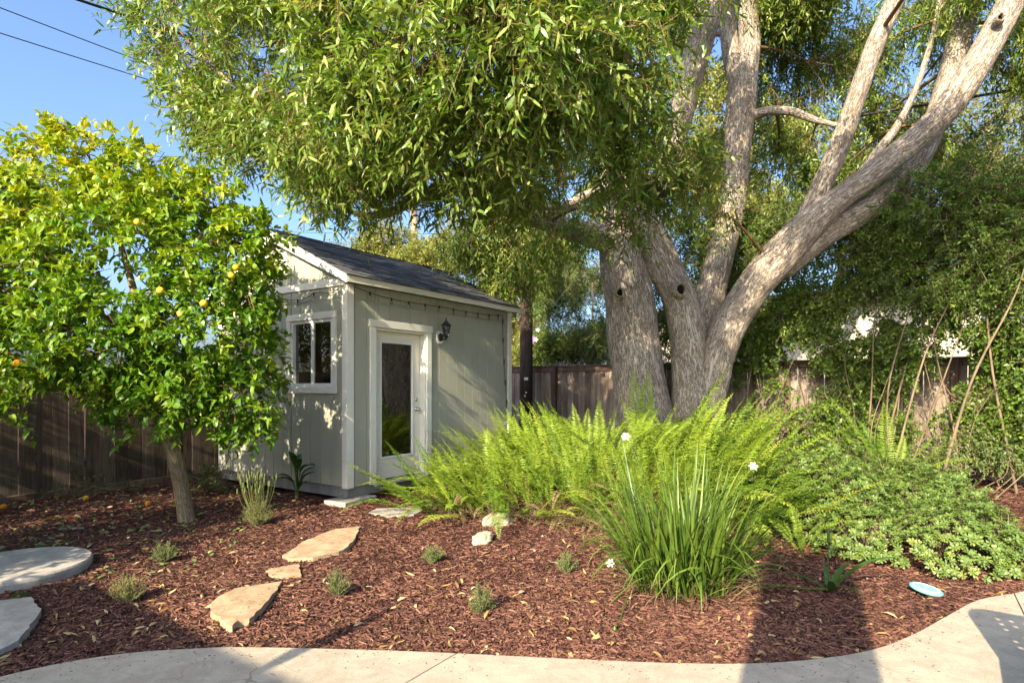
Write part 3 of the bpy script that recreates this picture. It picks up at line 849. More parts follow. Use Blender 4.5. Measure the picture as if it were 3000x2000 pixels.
MB().lathe([(.034, .014), (.058, .165)], 6, 'z', LC).build('lamp_glass', M['lampglass'], lan)
for k in range(6):
    a = k * math.pi / 3
    MB().tube([(LC[0] + .037 * math.cos(a), LC[1] + .037 * math.sin(a), .012), (LC[0] + .062 * math.cos(a), LC[1] + .062 * math.sin(a), .168)], .005, 5).build('cage_bar', M['black'], lan)
MB().lathe([(.066, .163), (.078, .168), (.074, .178), (.046, .205), (.03, .228), (.022, .234), (.012, .242), (.013, .252), (.005, .262), (.009, .270), (.002, .295)], 12, 'z', LC).build('lamp_roof', M['black'], lan)
MB().lathe([(.006, .02), (.012, .04), (.016, .07), (.012, .10), (.004, .115)], 10, 'z', LC).build('bulb', M['bulb'], lan, smooth=True)

# string lights
def string_lights(name, label, pts, bulbs, hang):
    t = thing(name, label, 'string lights', SHED_C, SHED_A, 'bulb strings on the shed')
    P = spline(pts, 10)
    MB().tube(P, .0045, 5).build('cable', M['cable'], t)
    L = np.concatenate([[0], np.cumsum(np.linalg.norm(np.diff(P, axis=0), axis=1))])
    for b in bulbs:
        q = [np.interp(b * L[-1], L, P[:, k]) for k in range(3)]
        sgn = -1
        MB().lathe([(.006, .012), (.012, .004), (.012, -.026), (.009, -.03)], 8, 'z', (q[0] + hang[0], q[1] + hang[1], q[2])).build('socket', M['cable'], t)
        MB().lathe([(.008, -.030), (.016, -.045), (.019, -.06), (.015, -.074), (.004, -.082)], 10, 'z', (q[0] + hang[0], q[1] + hang[1], q[2])).build('bulb', M['bulb'], t, smooth=True)
y_ = -.055
string_lights('string_light', 'dark cable of small glass bulbs strung under the eave of the door wall', [(.02, y_, 2.735), (.5, y_, 2.665), (1.1, y_, 2.645), (1.7, y_, 2.655), (2.3, y_, 2.645), (2.9, y_, 2.655), (3.32, y_, 2.68), (3.36, y_ + .015, 2.6), (3.39, y_ + .02, 2.1), (3.45, y_ + .02, 1.5), (3.52, y_ + .02, .9)],
              [.06, .135, .2, .265, .325, .39, .45, .51, .57, .62, .665, .73, .80, .87, .94], (0, -.006))
string_lights('string_light', 'dark cable with a few bulbs drooping under the gable band above the window', [(-.05, .0, 2.735), (-.05, .25, 2.66), (-.05, .55, 2.69), (-.05, .85, 2.62), (-.05, 1.4, 2.66), (-.05, 2.0, 2.63), (-.05, 2.85, 2.7)], [.21, .33, .48, .62, .77], (-.006, 0))

# paver under the corner
p = SHED_C + SV * .06 + SU * .04
pv = MB().box(-.27, .3, -.2, .16, -.03, .043).build('paver', M['oldconc'], None, bevel=.006, loc=(p.x, p.y, 0.0), rot=(0, 0, SHED_A + .1))
tag(pv, 'flat grey concrete paver under the shed corner', 'paver')

# ------------------------------------------------------------------ fences
FW = Vector((.827, -.562, 0))
def plank_fence(name, label, A, B, height, bw, mat, base=.02, cap=True, posts=(), side=1, gap=.004, lean=.004):
    A = Vector(A); B = Vector(B)
    L = (B - A).length; d = (B - A) / L
    ang = math.atan2(d.y, d.x)
    t = thing(name, label, 'fence', A, ang)
    mes = []
    for k in range(5):
        w = bw - gap; hgt = height
        z0 = 0.0
        mes.append(MB().box(0, w, -.009, .009, z0, hgt).mesh('fence_board', mat, bevel=.002))
    x = 0.0
    while x < L:
        o = link('fence_board', mes[random.randrange(5)], t)
        o.location = (x, random.uniform(-.004, .004), base + random.uniform(-.012, .006))
        o.rotation_euler = (0, random.uniform(-lean, lean), random.uniform(-.012, .012))
        x += bw + random.uniform(-.002, .004)
    if cap:
        MB().box(-.05, L, -.055, .055, base + height + .012, base + height + .045).build('cap_rail', M['rail'], t, bevel=.004)
        MB().box(-.05, L, -.036, -.0135, base + height - .10, base + height + .010).build('top_rail', M['rail'], t, bevel=.003)
        MB().box(-.05, L, -.036, -.0135, base + .02, base + .16).build('bottom_rail', M['rail'], t, bevel=.003)
    for pxx in posts:
        MB().box(pxx - .05, pxx + .05, -.13, -.038, 0, base + height + .010).build('post', M['rail'], t, bevel=.005)
    return t
FA = Vector((0, 14.2, 0)) - FW * 3.2
plank_fence('back_fence', 'weathered brown board fence with a cap rail beyond the utility pole and tree', FA, Vector((0, 14.2, 0)) + FW * 11.5, 1.87, .142, M['fence'], posts=(.3, 2.72, 4.42, 6.85, 9.27, 11.7, 14.1))
LF = norm(np.array([.53, .848]))
LA = Vector((-6.39, 7.4, 0)) - Vector((*LF, 0)) * 2.6
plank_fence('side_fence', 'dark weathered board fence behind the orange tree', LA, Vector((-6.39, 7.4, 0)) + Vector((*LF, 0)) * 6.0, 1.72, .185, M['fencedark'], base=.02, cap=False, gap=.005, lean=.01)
kb = MB().box(0, 9.0, -.05, -.018, -.03, .085).build('kickboard', M['rail'], bpy.data.objects['side_fence'], bevel=.004)
MB().box(0, 9.0, .012, .05, .35, .44).build('rail', M['rail'], bpy.data.objects['side_fence'])
MB().box(0, 9.0, .012, .05, 1.45, 1.54).build('rail', M['rail'], bpy.data.objects['side_fence'])

# ------------------------------------------------------------------ utility pole and overhead lines
pole_p = at(1208, 880, 13.55); pole_p.z = 0
pole = thing('utility_pole', 'dark wooden utility pole standing by the back fence', 'utility pole', pole_p)
V, F, (G, ring, R) = tube_geo([(0, 0, -.1), (0, 0, 2), (.01, 0, 5), (.02, 0, 9.2)], [.145, .14, .125, .10], 20)
link('shaft', np_mesh('shaft', V, F, M['pole'], smooth=True), pole)
MB().tube([(.135, -.05, .05), (.132, -.05, 2.5), (.125, -.05, 5.5)], .02, 8).build('conduit', M['cable'], pole)
MB().box(-.045, .045, -.152, -.146, 1.60, 1.66).build('tag_plate', M['alu'], pole)
MB().box(-.02, .02, -.152, -.146, 1.30, 1.34).build('tag_plate', M['vinyl'], pole)
MB().box(-.045, -.01, -.152, -.146, 1.22, 1.27).build('tag_plate', M['vinyl'], pole)
MB().box(-.9, .9, -.16, -.07, 8.3, 8.42).build('crossarm', M['pole'], pole)
def wire(label, A, B, r, sag=.05, Yend=None):
    A, B = Vector(A), Vector(B)
    if Yend: B = A + (B - A) * ((Yend - A.y) / (B.y - A.y))
    P = [tuple(A.lerp(B, k / 12) - Vector((0, 0, sag * 4 * (k / 12) * (1 - k / 12)))) for k in range(13)]
    o = MB().tube(P, r, 6).build('overhead_wire', M['cable'], smooth=True)
    tag(o, label, 'wire', 'overhead wires')
    return o
top = lambda z: pole_p + Vector((0, -.1, z))
wire('thick twisted black service cable running down into the tree canopy', at(60, -40, 6.3), at(590, 137, 9.3), .016, .0, 13.4)
wire('thin black wire, uppermost of those crossing the blue sky', at(-120, -28, 8.0), at(300, 130, 10.0), .0075, .02, 13.4)
wire('thin black wire second below the top corner of the sky', at(-120, 38, 8.0), at(305, 170, 10.0), .0075, .02, 13.4)
wire('faint thin wire low in the sky behind the orange tree top', at(-160, 286, 22), at(1000, 410, 23), .010, .3)
wire('black cable bundle crossing behind the right limbs of the big tree', at(1250, 375, 13.2), at(2600, 160, 9.2), .024, .05)
wire('thin wire just above the shed ridge', at(430, 522, 19), at(1200, 535, 16), .006, .1)

# ------------------------------------------------------------------ stones in the bed
def slab_stone(name, label, pix, thick, mat, group=None, z=-.006, cat='stepping stone', jitter=.008):
    P = [on_ground(x, y, z + thick) for x, y in pix]
    c = sum(P, Vector()) / len(P)
    pts = []
    n = len(P)
    for i in range(n):
        a, b = P[i], P[(i + 1) % n]
        m = max(2, int((b - a).length / .05))
        for k in range(m):
            q = a.lerp(b, k / m)
            pts.append(q - c + Vector((random.uniform(-jitter, jitter), random.uniform(-jitter, jitter), 0)))
    bm = bmesh.new()
    vsb = [bm.verts.new((q.x, q.y, 0)) for q in pts]
    f = bm.faces.new(vsb)
    bmesh.ops.recalc_face_normals(bm, faces=[f])
    if f.normal.z < 0: f.normal_flip()
    ext = bmesh.ops.extrude_face_region(bm, geom=[f])
    for g in ext['geom']:
        if isinstance(g, bmesh.types.BMVert):
            g.co.z -= thick + .03; g.co.x *= 1.0 + random.uniform(-.01, .03); g.co.y *= 1.0 + random.uniform(-.01, .03)
    topf = [f_ for f_ in bm.faces if f_.normal.z > .9]
    bmesh.ops.bevel(bm, geom=[e for f_ in topf for e in f_.edges], offset=.007, segments=2, affect='EDGES')
    bmesh.ops.triangulate(bm, faces=[f_ for f_ in bm.faces if len(f_.verts) > 4])
    bmesh.ops.recalc_face_normals(bm, faces=bm.faces)
    me = bpy.data.meshes.new(name); bm.to_mesh(me); bm.free(); me.materials.append(mat)
    o = link(name, me, None, (c.x, c.y, z + thick))
    tag(o, label, cat, group)
    return [(q.x + c.x, q.y + c.y) for q in pts]
keepout = []
keepout.append(slab_stone('flagstone', 'largest tan flagstone, nearest the shed corner', [(650, 1274), (700, 1241), (768, 1214), (826, 1208), (816, 1236), (790, 1262), (720, 1279), (668, 1282)], .035, M['flag'], 'flagstone path'))
keepout.append(slab_stone('flagstone', 'smallest tan flagstone, between the two larger ones', [(612, 1310), (626, 1303), (686, 1294), (693, 1318), (650, 1326), (620, 1322)], .022, M['flag'], 'flagstone path'))
keepout.append(slab_stone('flagstone', 'kite shaped tan flagstone nearest the patio edge', [(484, 1384), (502, 1368), (540, 1350), (649, 1333), (640, 1347), (600, 1396), (572, 1420), (547, 1424), (531, 1438), (503, 1416), (484, 1402)], .035, M['flag'], 'flagstone path'))
keepout.append(slab_stone('concrete_slab', 'broken grey concrete slab at the lower edge of the bed in shade', [(-60, 1384), (0, 1378), (68, 1370), (94, 1396), (88, 1412), (40, 1470), (0, 1492), (-90, 1520)], .045, M['oldconc'], cat='slab'))
slab_stone('flat_stone', 'flat grey stone half hidden under the fern fronds by the door', [(845, 1176), (868, 1167), (940, 1164), (975, 1170), (950, 1181), (890, 1184)], .02, M['oldconc'], cat='stone')
c = on_ground(30, 1296, .07)
disc = MB().lathe([(.50, -.12), (.515, -.02), (.512, .0), (.50, .012), (.0005, .014)], 64).build('concrete_disc', M['oldconc'], loc=(c.x, c.y, .065))
tag(disc, 'round grey concrete cover on the mulch below the orange tree', 'cover')
keepout.append([(c.x + .52 * math.cos(a), c.y + .52 * math.sin(a)) for a in np.linspace(0, 6.28, 24, endpoint=False)])
def rock(name, label, pos, r, seed):
    bm = bmesh.new(); bmesh.ops.create_icosphere(bm, subdivisions=4, radius=1)
    V = np.array([v.co[:] for v in bm.verts])
    q = vnoise(V * 1.5 + seed) - .5; q2 = vnoise(V * 4 + seed * 2) - .5; q3 = vnoise(V * 11 + seed) - .5
    V2 = V * (1 + .6 * q + .25 * q2 + .08 * q3)[:, None] * np.array(r)
    for v, co in zip(bm.verts, V2): v.co = co
    me = bpy.data.meshes.new(name); bm.to_mesh(me); bm.free(); me.materials.append(M['rock'])
    o = link(name, me, None, pos, (0, 0, seed))
    return tag(o, label, 'rock', 'pale rocks at the fern edge')
q = on_ground(1110, 1246); rock('rock', 'smaller pale yellow rock in front of the ferns', (q.x, q.y + .05, .015), (.13, .10, .07), 1.3)
q = on_ground(1143, 1210); rock('rock', 'larger pale rock half buried under the fern edge', (q.x, q.y + .12, .02), (.18, .14, .09), 4.1)
q = on_ground(8, 1180); rock('rock', 'brown rock at the left edge beside a fallen orange', (q.x - .1, q.y - .15, .03), (.12, .1, .09), 7.7)

# blue throwing disc
q = on_ground(2127, 1364); q.z = gz(q.x, q.y) + .042
fd = thing('flying_disc', 'pale blue plastic flying disc lying on the mulch near the patio', 'flying disc', q)
fd.rotation_euler = (math.radians(8), math.radians(7), .3)
MB().lathe([(.094, -.012), (.102, -.004), (.102, .004), (.096, .010), (.085, .012), (.083, .010), (.070, .012), (.068, .0105), (.055, .0125), (.053, .011), (.035, .013), (.0005, .013)], 48).build('rim', M['frisbee'], fd, smooth=False)
MB().lathe([(.082, .0112), (.080, .0134), (.078, .0134), (.0775, .0112)], 48).build('print_ring', M['frisbeemark'], fd)
MB().prism([(-.02, .004, .0135), (.006, .018, .0135), (.002, .004, .0135), (.022, .0, .0135), (-.008, -.018, .0135), (-.002, -.003, .0135)], (0, 0, .0008)).build('print_mark', M['frisbeemark'], fd)

# ------------------------------------------------------------------ the big tree
def bark_tube(name, rows, parent, mat, seg=40, per=14, rough=.05, flute=.06, world=True):
    """rows of (view x, view y, depth, view width) turned into a barked stem"""
    P = [(*at(x, y, Y), px(w, Y) / 2) for x, y, Y, w in rows] if world else rows
    S = spline(P, per)
    V, F, (G, ring, R) = tube_geo(S[:, :3], S[:, 3], seg)
    ang = np.arctan2(G[:, 1], G[:, 0])
    q = (vnoise(G * np.array([7, 7, 1.6]) + 3.3) - .5) * 2 * rough + (vnoise(G * np.array([2.2, 2.2, 1.1])) - .5) * 2 * flute
    fine = (vnoise(G * np.array([30, 30, 7.0])) - .5) * .035
    V = V + ring * (R * q + np.minimum(R, .2) * fine)[:, None]
    o = link(name, np_mesh(name, V, F, mat, vec=G, smooth=True), parent)
    return o, S
tb = at(1530, 1078, 9.4); tb.z = 0
tree = tag(bpy.data.objects.new('shade_tree', None), 'large multi-stemmed shade tree with grey fissured bark rising behind the ferns', 'tree')
COL.objects.link(tree)
LIMBS = []
def stem(name, rows, **kw):
    o, S = bark_tube(name, rows, tree, M['bark'], **kw); LIMBS.append(S); return S
stem('trunk', [(1476, 1120, 9.4, 205), (1474, 1050, 9.4, 172), (1471, 980, 9.4, 146), (1469, 910, 9.4, 132), (1465, 850, 9.4, 124), (1457, 780, 9.4, 116), (1448, 690, 9.4, 107), (1432, 610, 9.45, 98), (1416, 545, 9.5, 78), (1408, 470, 9.6, 50), (1398, 380, 9.7, 44), (1386, 300, 9.8, 40), (1375, 180, 9.9, 32), (1370, 60, 10, 28), (1360, -120, 10, 22)], seg=80, per=16, flute=.13)
stem('trunk', [(1594, 1120, 9.3, 170), (1594, 1050, 9.3, 136), (1593, 980, 9.3, 114), (1592, 910, 9.3, 102), (1588, 840, 9.3, 92), (1580, 770, 9.3, 83), (1563, 690, 9.3, 77), (1532, 625, 9.3, 76), (1500, 552, 9.3, 75), (1470, 485, 9.3, 71), (1453, 430, 9.3, 60), (1436, 360, 9.3, 50), (1405, 290, 9.2, 42), (1370, 200, 9, 36), (1300, 60, 8.4, 30), (1230, -80, 7.8, 22)], seg=64, per=16, flute=.10)
stem('limb', [(1478, 520, 9.3, 56), (1500, 465, 9.35, 46), (1524, 400, 9.4, 47), (1556, 300, 9.4, 52), (1583, 190, 9.4, 58), (1608, 100, 9.4, 61), (1635, 0, 9.4, 63), (1666, -120, 9.4, 62)], seg=48)
stem('limb', [(1622, 985, 9.2, 62), (1630, 900, 9.2, 72), (1648, 815, 9.15, 74), (1682, 735, 9.1, 77), (1738, 650, 9.0, 80), (1800, 580, 8.9, 82), (1860, 515, 8.8, 74), (1935, 452, 8.7, 58), (2051, 364, 8.6, 56), (2165, 262, 8.45, 58), (2244, 148, 8.3, 61), (2301, 46, 8.2, 62), (2365, -80, 8.1, 58)], seg=56, flute=.08)
stem('limb', [(1790, 620, 9.02, 62), (1890, 537, 9.0, 64), (1980, 489, 8.95, 60), (2051, 436, 8.95, 57), (2102, 374, 9.05, 54), (2140, 300, 9.2, 52), (2172, 210, 9.35, 51), (2199, 110, 9.55, 50), (2233, -20, 9.75, 48)], seg=44, flute=.08)
stem('limb', [(1840, 530, 8.88, 56), (1874, 455, 8.82, 46), (1926, 341, 8.7, 44), (1966, 228, 8.6, 43), (2011, 102, 8.5, 42), (2057, 0, 8.4, 41), (2085, -70, 8.3, 40)], seg=36)
stem('limb', [(1605, 790, 9.75, 74), (1625, 700, 9.85, 67), (1645, 620, 9.95, 62), (1672, 520, 10, 58), (1688, 430, 10, 58), (1695, 330, 10, 61), (1703, 240, 10, 66), (1710, 180, 10, 60), (1722, 100, 10, 48), (1712, 0, 10, 44), (1700, -100, 10, 40)], seg=40)
stem('limb', [(1702, 230, 10, 40), (1682, 140, 10.05, 38), (1672, 60, 10.1, 36), (1665, -60, 10.1, 34)], seg=28)
stem('limb', [(1450, 615, 9.4, 60), (1400, 556, 9.3, 60), (1320, 530, 9.0, 50), (1240, 505, 8.6, 46), (1150, 470, 8.1, 42), (1060, 432, 7.5, 34), (970, 452, 7.0, 26), (885, 492, 6.8, 18), (800, 485, 6.6, 11), (720, 440, 6.5, 7)], seg=32)
stem('limb', [(1418, 440, 9.6, 27), (1360, 445, 9.4, 23), (1300, 470, 9.1, 18), (1240, 480, 8.8, 11)], seg=18)
stem('limb', [(1935, 470, 8.85, 26), (2000, 370, 9, 22), (2060, 290, 9.1, 18), (2105, 200, 9.2, 14), (2140, 90, 9.3, 11), (2170, -60, 9.4, 9)], seg=16)
stem('limb', [(1690, 300, 10, 26), (1740, 262, 9.9, 22), (1810, 255, 9.7, 19), (1870, 275, 9.5, 15), (1930, 290, 9.3, 9)], seg=14)
stem('limb', [(1060, 432, 7.5, 24), (960, 330, 6.8, 20), (860, 210, 6.2, 16), (740, 120, 6.0, 11), (600, 30, 6.2, 7)], seg=16)
stem('limb', [(1400, 300, 9.2, 28), (1290, 260, 7.6, 24), (1160, 235, 6.2, 18), (1040, 225, 5.3, 13), (950, 160, 5.0, 8)], seg=16)
stem('limb', [(1370, 200, 9.0, 24), (1380, 120, 7.2, 18), (1400, 90, 5.6, 13), (1420, 110, 4.8, 8)], seg=14)
stem('limb', [(885, 492, 6.8, 14), (760, 400, 6.7, 11), (620, 280, 6.8, 9), (480, 140, 7.0, 6)], seg=12)
# knots and pruning scars
def scar(x, y, Y, w, h, hollow, nrm_=(0, -1, 0), parent=tree):
    c = at(x, y, Y)
    n = Vector(nrm_).normalized()
    quat = n.to_track_quat('Z', 'Y')
    a, b = px(w, Y) / 2, px(h, Y) / 2
    ring_ = MB()
    seg = 20; prof = [(1.9, -.06), (1.55, .02), (1.25, .045), (1.02, .035), (.92, .0 if not hollow else -.03)]
    vs_ = []; fs_ = []
    for r, z in prof:
        for k in range(seg):
            t_ = 2 * math.pi * k / seg
            rr = r * (1 + .08 * math.sin(3 * t_ + x))
            vs_.append((a * rr * math.cos(t_), b * rr * math.sin(t_), z))
    for j in range(len(prof) - 1):
        for k in range(seg): fs_.append((j * seg + k, j * seg + (k + 1) % seg, (j + 1) * seg + (k + 1) % seg, (j + 1) * seg + k))
    me = np_mesh('collar', np.array(vs_), [np.array(fs_)], M['bark'], vec=np.array(vs_) * np.array([1, 1, 1]) + 5, smooth=True)
    o = link('knot_collar', me, parent, c); o.rotation_mode = 'QUATERNION'; o.rotation_quaternion = quat
    d = MB().add([(a * math.cos(2 * math.pi * k / seg), b * math.sin(2 * math.pi * k / seg), -.02 if hollow else .012) for k in range(seg)], [tuple(range(seg))])
    o2 = d.build('knot', M['hollow'] if hollow else M['cut'], parent, loc=c); o2.rotation_mode = 'QUATERNION'; o2.rotation_quaternion = quat
scar(1563, 665, 9.0, 20, 24, True, (.15, -1, .05))
scar(1424, 672, 9.02, 13, 18, True, (-.15, -1, .1))
scar(1486, 412, 9.12, 26, 26, False, (.1, -1, .3))
scar(2297, 42, 7.97, 12, 14, True, (-.3, -1, 0))

# crown: clumps of leafy twigs round the branch ends
def blob(x, y, Y, r, rz=None, ry=None, w=1.0):
    c = at(x, y, Y); return (c.x, c.y, c.z, r, ry or r, rz or r, w)
near_blobs = [
    blob(420, -110, 7.4, .7), blob(370, 10, 7.4, .40, .42), blob(425, 130, 7.2, .38, .36), blob(490, 265, 7.0, .36, .32), blob(455, 40, 7.1, .50, .5), blob(535, 185, 6.9, .52, .48), blob(610, 310, 6.8, .50, .42), blob(680, 410, 6.9, .38, .24, w=.8),
    blob(560, -60, 6.4, .9), blob(640, 110, 5.8, .75, .65), blob(760, 270, 5.7, .72, .6), blob(830, 395, 6.2, .46, .28), blob(800, 470, 7.0, .34, .10, w=.4),
    blob(860, 60, 5.0, .72, .6), blob(940, 200, 5.0, .6, .55), blob(950, 350, 5.6, .55, .45), blob(1060, 330, 5.2, .45, .42), blob(1040, 440, 6.6, .40, .18),
    blob(1040, 60, 4.6, .62, .55), blob(1110, 190, 4.9, .55, .5), blob(1190, 60, 4.3, .45, .42), blob(1210, 330, 5.6, .5, .45), blob(1180, 425, 6.6, .46, .22),
    blob(1290, 150, 4.9, .5, .5), blob(1330, 300, 5.8, .5, .45), blob(1300, 420, 6.6, .5, .36), blob(1390, 60, 4.5, .42, .40), blob(1440, 150, 5.0, .4, .42),
    blob(1450, 280, 5.8, .38, .42), blob(1485, 360, 6.6, .36, .32, w=.8), blob(1560, 360, 7.2, .34, .24, w=.7), blob(1590, 430, 7.0, .30, .15, w=.6), blob(1510, 440, 7.2, .3, .16, w=.5), blob(1440, 450, 7.2, .3, .2, w=.6), blob(1420, 520, 7.6, .26, .14, w=.45), blob(1670, 490, 8.5, .32, .2, w=.4),
    blob(820, -150, 5.4, 1.0), blob(1120, -160, 4.8, .9), blob(1420, -150, 5.6, .9), blob(1600, -180, 7.5, 1.0), blob(1290, 545, 8.2, .32, .16, w=.5)]
far_blobs = [
    blob(1080, 500, 10.6, .8, .6), blob(1070, 575, 10.4, .42, .30), blob(1170, 600, 10.8, .75, .62), blob(1240, 520, 11, .8, .6), blob(1330, 560, 11.4, .6, .5, w=.6),
    blob(1200, 300, 10.5, 1.2, .9), blob(1500, 160, 11, .9, .9), blob(1640, 330, 11.3, .45, .6, w=.5), blob(1400, 400, 10.8, .6, .6),
    blob(1780, 90, 10.6, .85, .85, w=1.5), blob(1800, 250, 10.8, .8, .65, w=1.5), blob(1880, 150, 10.4, .7, .7, w=1.4), blob(1860, 330, 10.6, .7, .5, w=1.3), blob(1780, 400, 11, .75, .5), blob(1850, 20, 9.8, .8, .8), blob(1740, 540, 11, .5, .4),
    blob(1960, 130, 11.2, .75, .7, w=.95), blob(1990, 300, 11.2, .7, .6, w=.75), blob(1920, 400, 11, .7, .5), blob(2090, 80, 11, .8, .8, w=.95), blob(2080, 240, 11, .75, .6, w=.95),
    blob(2160, 340, 10.6, .6, .5), blob(2200, 60, 10.5, .6, .8, w=.7), blob(2310, 130, 9.6, .55, .5), blob(2360, 230, 9.8, .6, .5, w=.8), blob(2060, 400, 11.2, .6, .4, w=.7),
    (3.0, 4.6, 6.2, 1.2, 1.2, .8, .8), (2.4, 2.9, 6.4, 1.0, 1.1, .8, .8), (3.8, 3.4, 6.6, 1.2, 1.2, .8, .8), (4.3, 5.2, 6.4, 1.2, 1.2, .8, .8),  # clumps added above the view to shade the hedge and fence
    blob(1900, -140, 9.5, 1.2), blob(2200, -150, 9.0, 1.1), blob(2420, 20, 8.8, .8), blob(1650, -60, 10.6, .9)]
(FV, FF, FT), FST = foliage(near_blobs, 6000, 14, .128, .025, 'lance', droop=.35, twig=.38, hollow=.6, gap=.55, gscale=1.5, curl=.3)
c1 = link('crown', np_mesh('crown', FV, FF, M['leaf'], FT), tree); tag(c1, kind='stuff')
tw1 = link('twigs', np_mesh('twigs', FST[0], FST[1], M['twig']), tree); tag(tw1, kind='stuff')
(FV, FF, FT), FST = foliage(far_blobs, 9000, 14, .128, .030, 'rhomb', droop=.75, twig=.42, gap=.55, gscale=1.2, curl=.3)
c2 = link('crown', np_mesh('crown', FV, FF, M['leaf'], FT), tree); tag(c2, 'shaded drooping willow-like leaves of the rear crown', kind='stuff')
tw2 = link('twigs', np_mesh('twigs', FST[0], FST[1], M['twig']), tree); tag(tw2, kind='stuff')
# branches from the limbs into the clumps
allp = np.vstack([s for s in LIMBS])
bp = []
for b in near_blobs + far_blobs:
    c = np.array(b[:3])
    k = np.argmin(np.linalg.norm(allp[:, :3] - c, axis=1) + (allp[:, 3] < .02) * .4)
    a = allp[k, :3]; r0 = min(.035, allp[k, 3] * .8)
    mid = (a + c) / 2 + np.array([0, 0, .12]) + rng.normal(size=3) * .08
    S = spline([a, mid, c], 6)
    v, f, _ = tube_geo(S, np.linspace(r0, .009, len(S)), 6, False); bp.append((v, f, 0))
    for j in range(7):
        d = rand_dir(1)[0] * np.array(b[3:6]) * .85
        S2 = spline([S[-1 - (j % 4)], c + d * .5 + rng.normal(size=3) * .05, c + d], 3)
        v, f, _ = tube_geo(S2, np.linspace(.009, .003, len(S2)), 4, False); bp.append((v, f, 0))
v, f, t_ = join(bp)
tag(link('branches', np_mesh('branches', v, f, M['twig'], smooth=True), tree), kind='stuff')

# ------------------------------------------------------------------ orange tree
cb = on_ground(430, 1190)
cit = thing('orange_tree', 'round leafy orange tree with a slim leaning trunk before the side fence', 'tree', (cb.x, cb.y, 0))
CITY = cb.y
def rel(x, y, Y): return at(x, y, Y) - Vector((cb.x, cb.y, 0))
def citrus_stem(name, rows, seg=20):
    rows = [(x, y, Y - .35 * min(1.0, max(0.0, (1190 - y) / 420)), w) for x, y, Y, w in rows]   # it leans toward the patio
    P = [(*rel(x, y, Y), px(w, Y) / 2) for x, y, Y, w in rows]
    o, S = bark_tube(name, P, cit, M['barkcit'], seg=seg, per=10, rough=.02, flute=.06, world=False)
    return S
CST = [citrus_stem('trunk', [(432, 1215, CITY, 52), (428, 1190, CITY, 39), (418, 1130, CITY, 34), (404, 1060, CITY, 33), (378, 985, CITY, 31), (350, 930, CITY, 30), (335, 880, CITY, 27)], 28),
       citrus_stem('limb', [(345, 915, CITY, 22), (300, 880, CITY - .05, 19), (230, 870, CITY - .15, 15), (140, 862, CITY - .3, 12), (60, 850, CITY - .3, 9)]),
       citrus_stem('limb', [(338, 885, CITY, 24), (330, 780, CITY + .1, 20), (300, 640, CITY + .1, 15), (250, 480, CITY + .1, 10), (220, 400, CITY, 6)]),
       citrus_stem('limb', [(350, 900, CITY, 20), (420, 820, CITY + .1, 16), (480, 700, CITY + .2, 12), (520, 600, CITY + .3, 8)]),
       citrus_stem('limb', [(365, 950, CITY, 18), (430, 900, CITY - .1, 14), (500, 860, CITY - .1, 10), (570, 820, CITY, 7)]),
       citrus_stem('limb', [(330, 800, CITY + .1, 16), (230, 720, CITY - .3, 12), (130, 660, CITY - .5, 8)])]
def cblob(x, y, dY, r, rz=None, w=1.0):
    c = rel(x, y, CITY - .35 + dY * .9); return (c.x, c.y, c.z, r * .93, r * .93, (rz or r) * .93, w)
cit_blobs = [cblob(300, 620, 0, .95), cblob(140, 520, 0, .72, .6), cblob(385, 500, .1, .62, .54), cblob(150, 400, .1, .45, .42), cblob(190, 350, .1, .38, .3), cblob(340, 380, .1, .22, .22), cblob(290, 415, .1, .36, .26),
             cblob(60, 640, -.2, .7, .62), cblob(-40, 560, 0, .6, .6), cblob(500, 620, .1, .68, .62), cblob(572, 680, .1, .32, .32), cblob(545, 790, .0, .46, .46), cblob(470, 740, -.2, .7, .6),
             cblob(250, 760, -.3, .75, .55), cblob(90, 790, -.3, .62, .36), cblob(-60, 760, -.1, .6, .45), cblob(550, 900, 0, .46, .40), cblob(420, 880, -.2, .48, .32), cblob(555, 975, .05, .24, .16), cblob(490, 465, .1, .34, .28), cblob(450, 530, .1, .5), cblob(560, 560, .1, .4, .36),
             cblob(20, 880, -.2, .28, .26, .8), cblob(40, 930, -.2, .16, .2, .6), cblob(270, 900, -.2, .30, .14, .6), cblob(385, 915, -.35, .26, .22), cblob(405, 950, -.3, .18, .16), cblob(290, 960, -.25, .22, .17), cblob(20, 430, 0, .42, .38), cblob(250, 850, -.2, .4, .2, .7), cblob(612, 725, .05, .15, .18)]
(v, f, t_), st = foliage(cit_blobs, 3500, 11, .102, .050, 'fold', droop=.1, twig=.22, hollow=.63, thin=.72, gap=.1, gscale=1.9, curl=.35, shell=.40, spread=.95, upn=1.1, fold=.35)
# sunlight painted into the tint: leaves yellower toward the top and left
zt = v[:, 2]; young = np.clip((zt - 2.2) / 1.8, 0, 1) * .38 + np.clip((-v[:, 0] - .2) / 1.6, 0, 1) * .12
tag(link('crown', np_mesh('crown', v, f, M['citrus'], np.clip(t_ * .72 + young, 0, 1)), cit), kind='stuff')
tag(link('twigs', np_mesh('twigs', st[0], st[1], M['twig']), cit), kind='stuff')
bp = []
allc = np.vstack([s for s in CST])
for b in cit_blobs:
    c = np.array(b[:3]); k = np.argmin(np.linalg.norm(allc[:, :3] - c, axis=1)); a = allc[k, :3]
    S = spline([a, (a + c) / 2 + np.array([0, 0, .06]), c], 5)
    vv, ff, _ = tube_geo(S, np.linspace(.016, .006, len(S)), 5, False); bp.append((vv, ff, 0))
    for j in range(5):
        d = rand_dir(1)[0] * np.array(b[3:6]) * .8
        S2 = spline([S[-1], c + d * .5, c + d], 3); vv, ff, _ = tube_geo(S2, np.linspace(.006, .003, len(S2)), 4, False); bp.append((vv, ff, 0))
vv, ff, tt = join(bp)
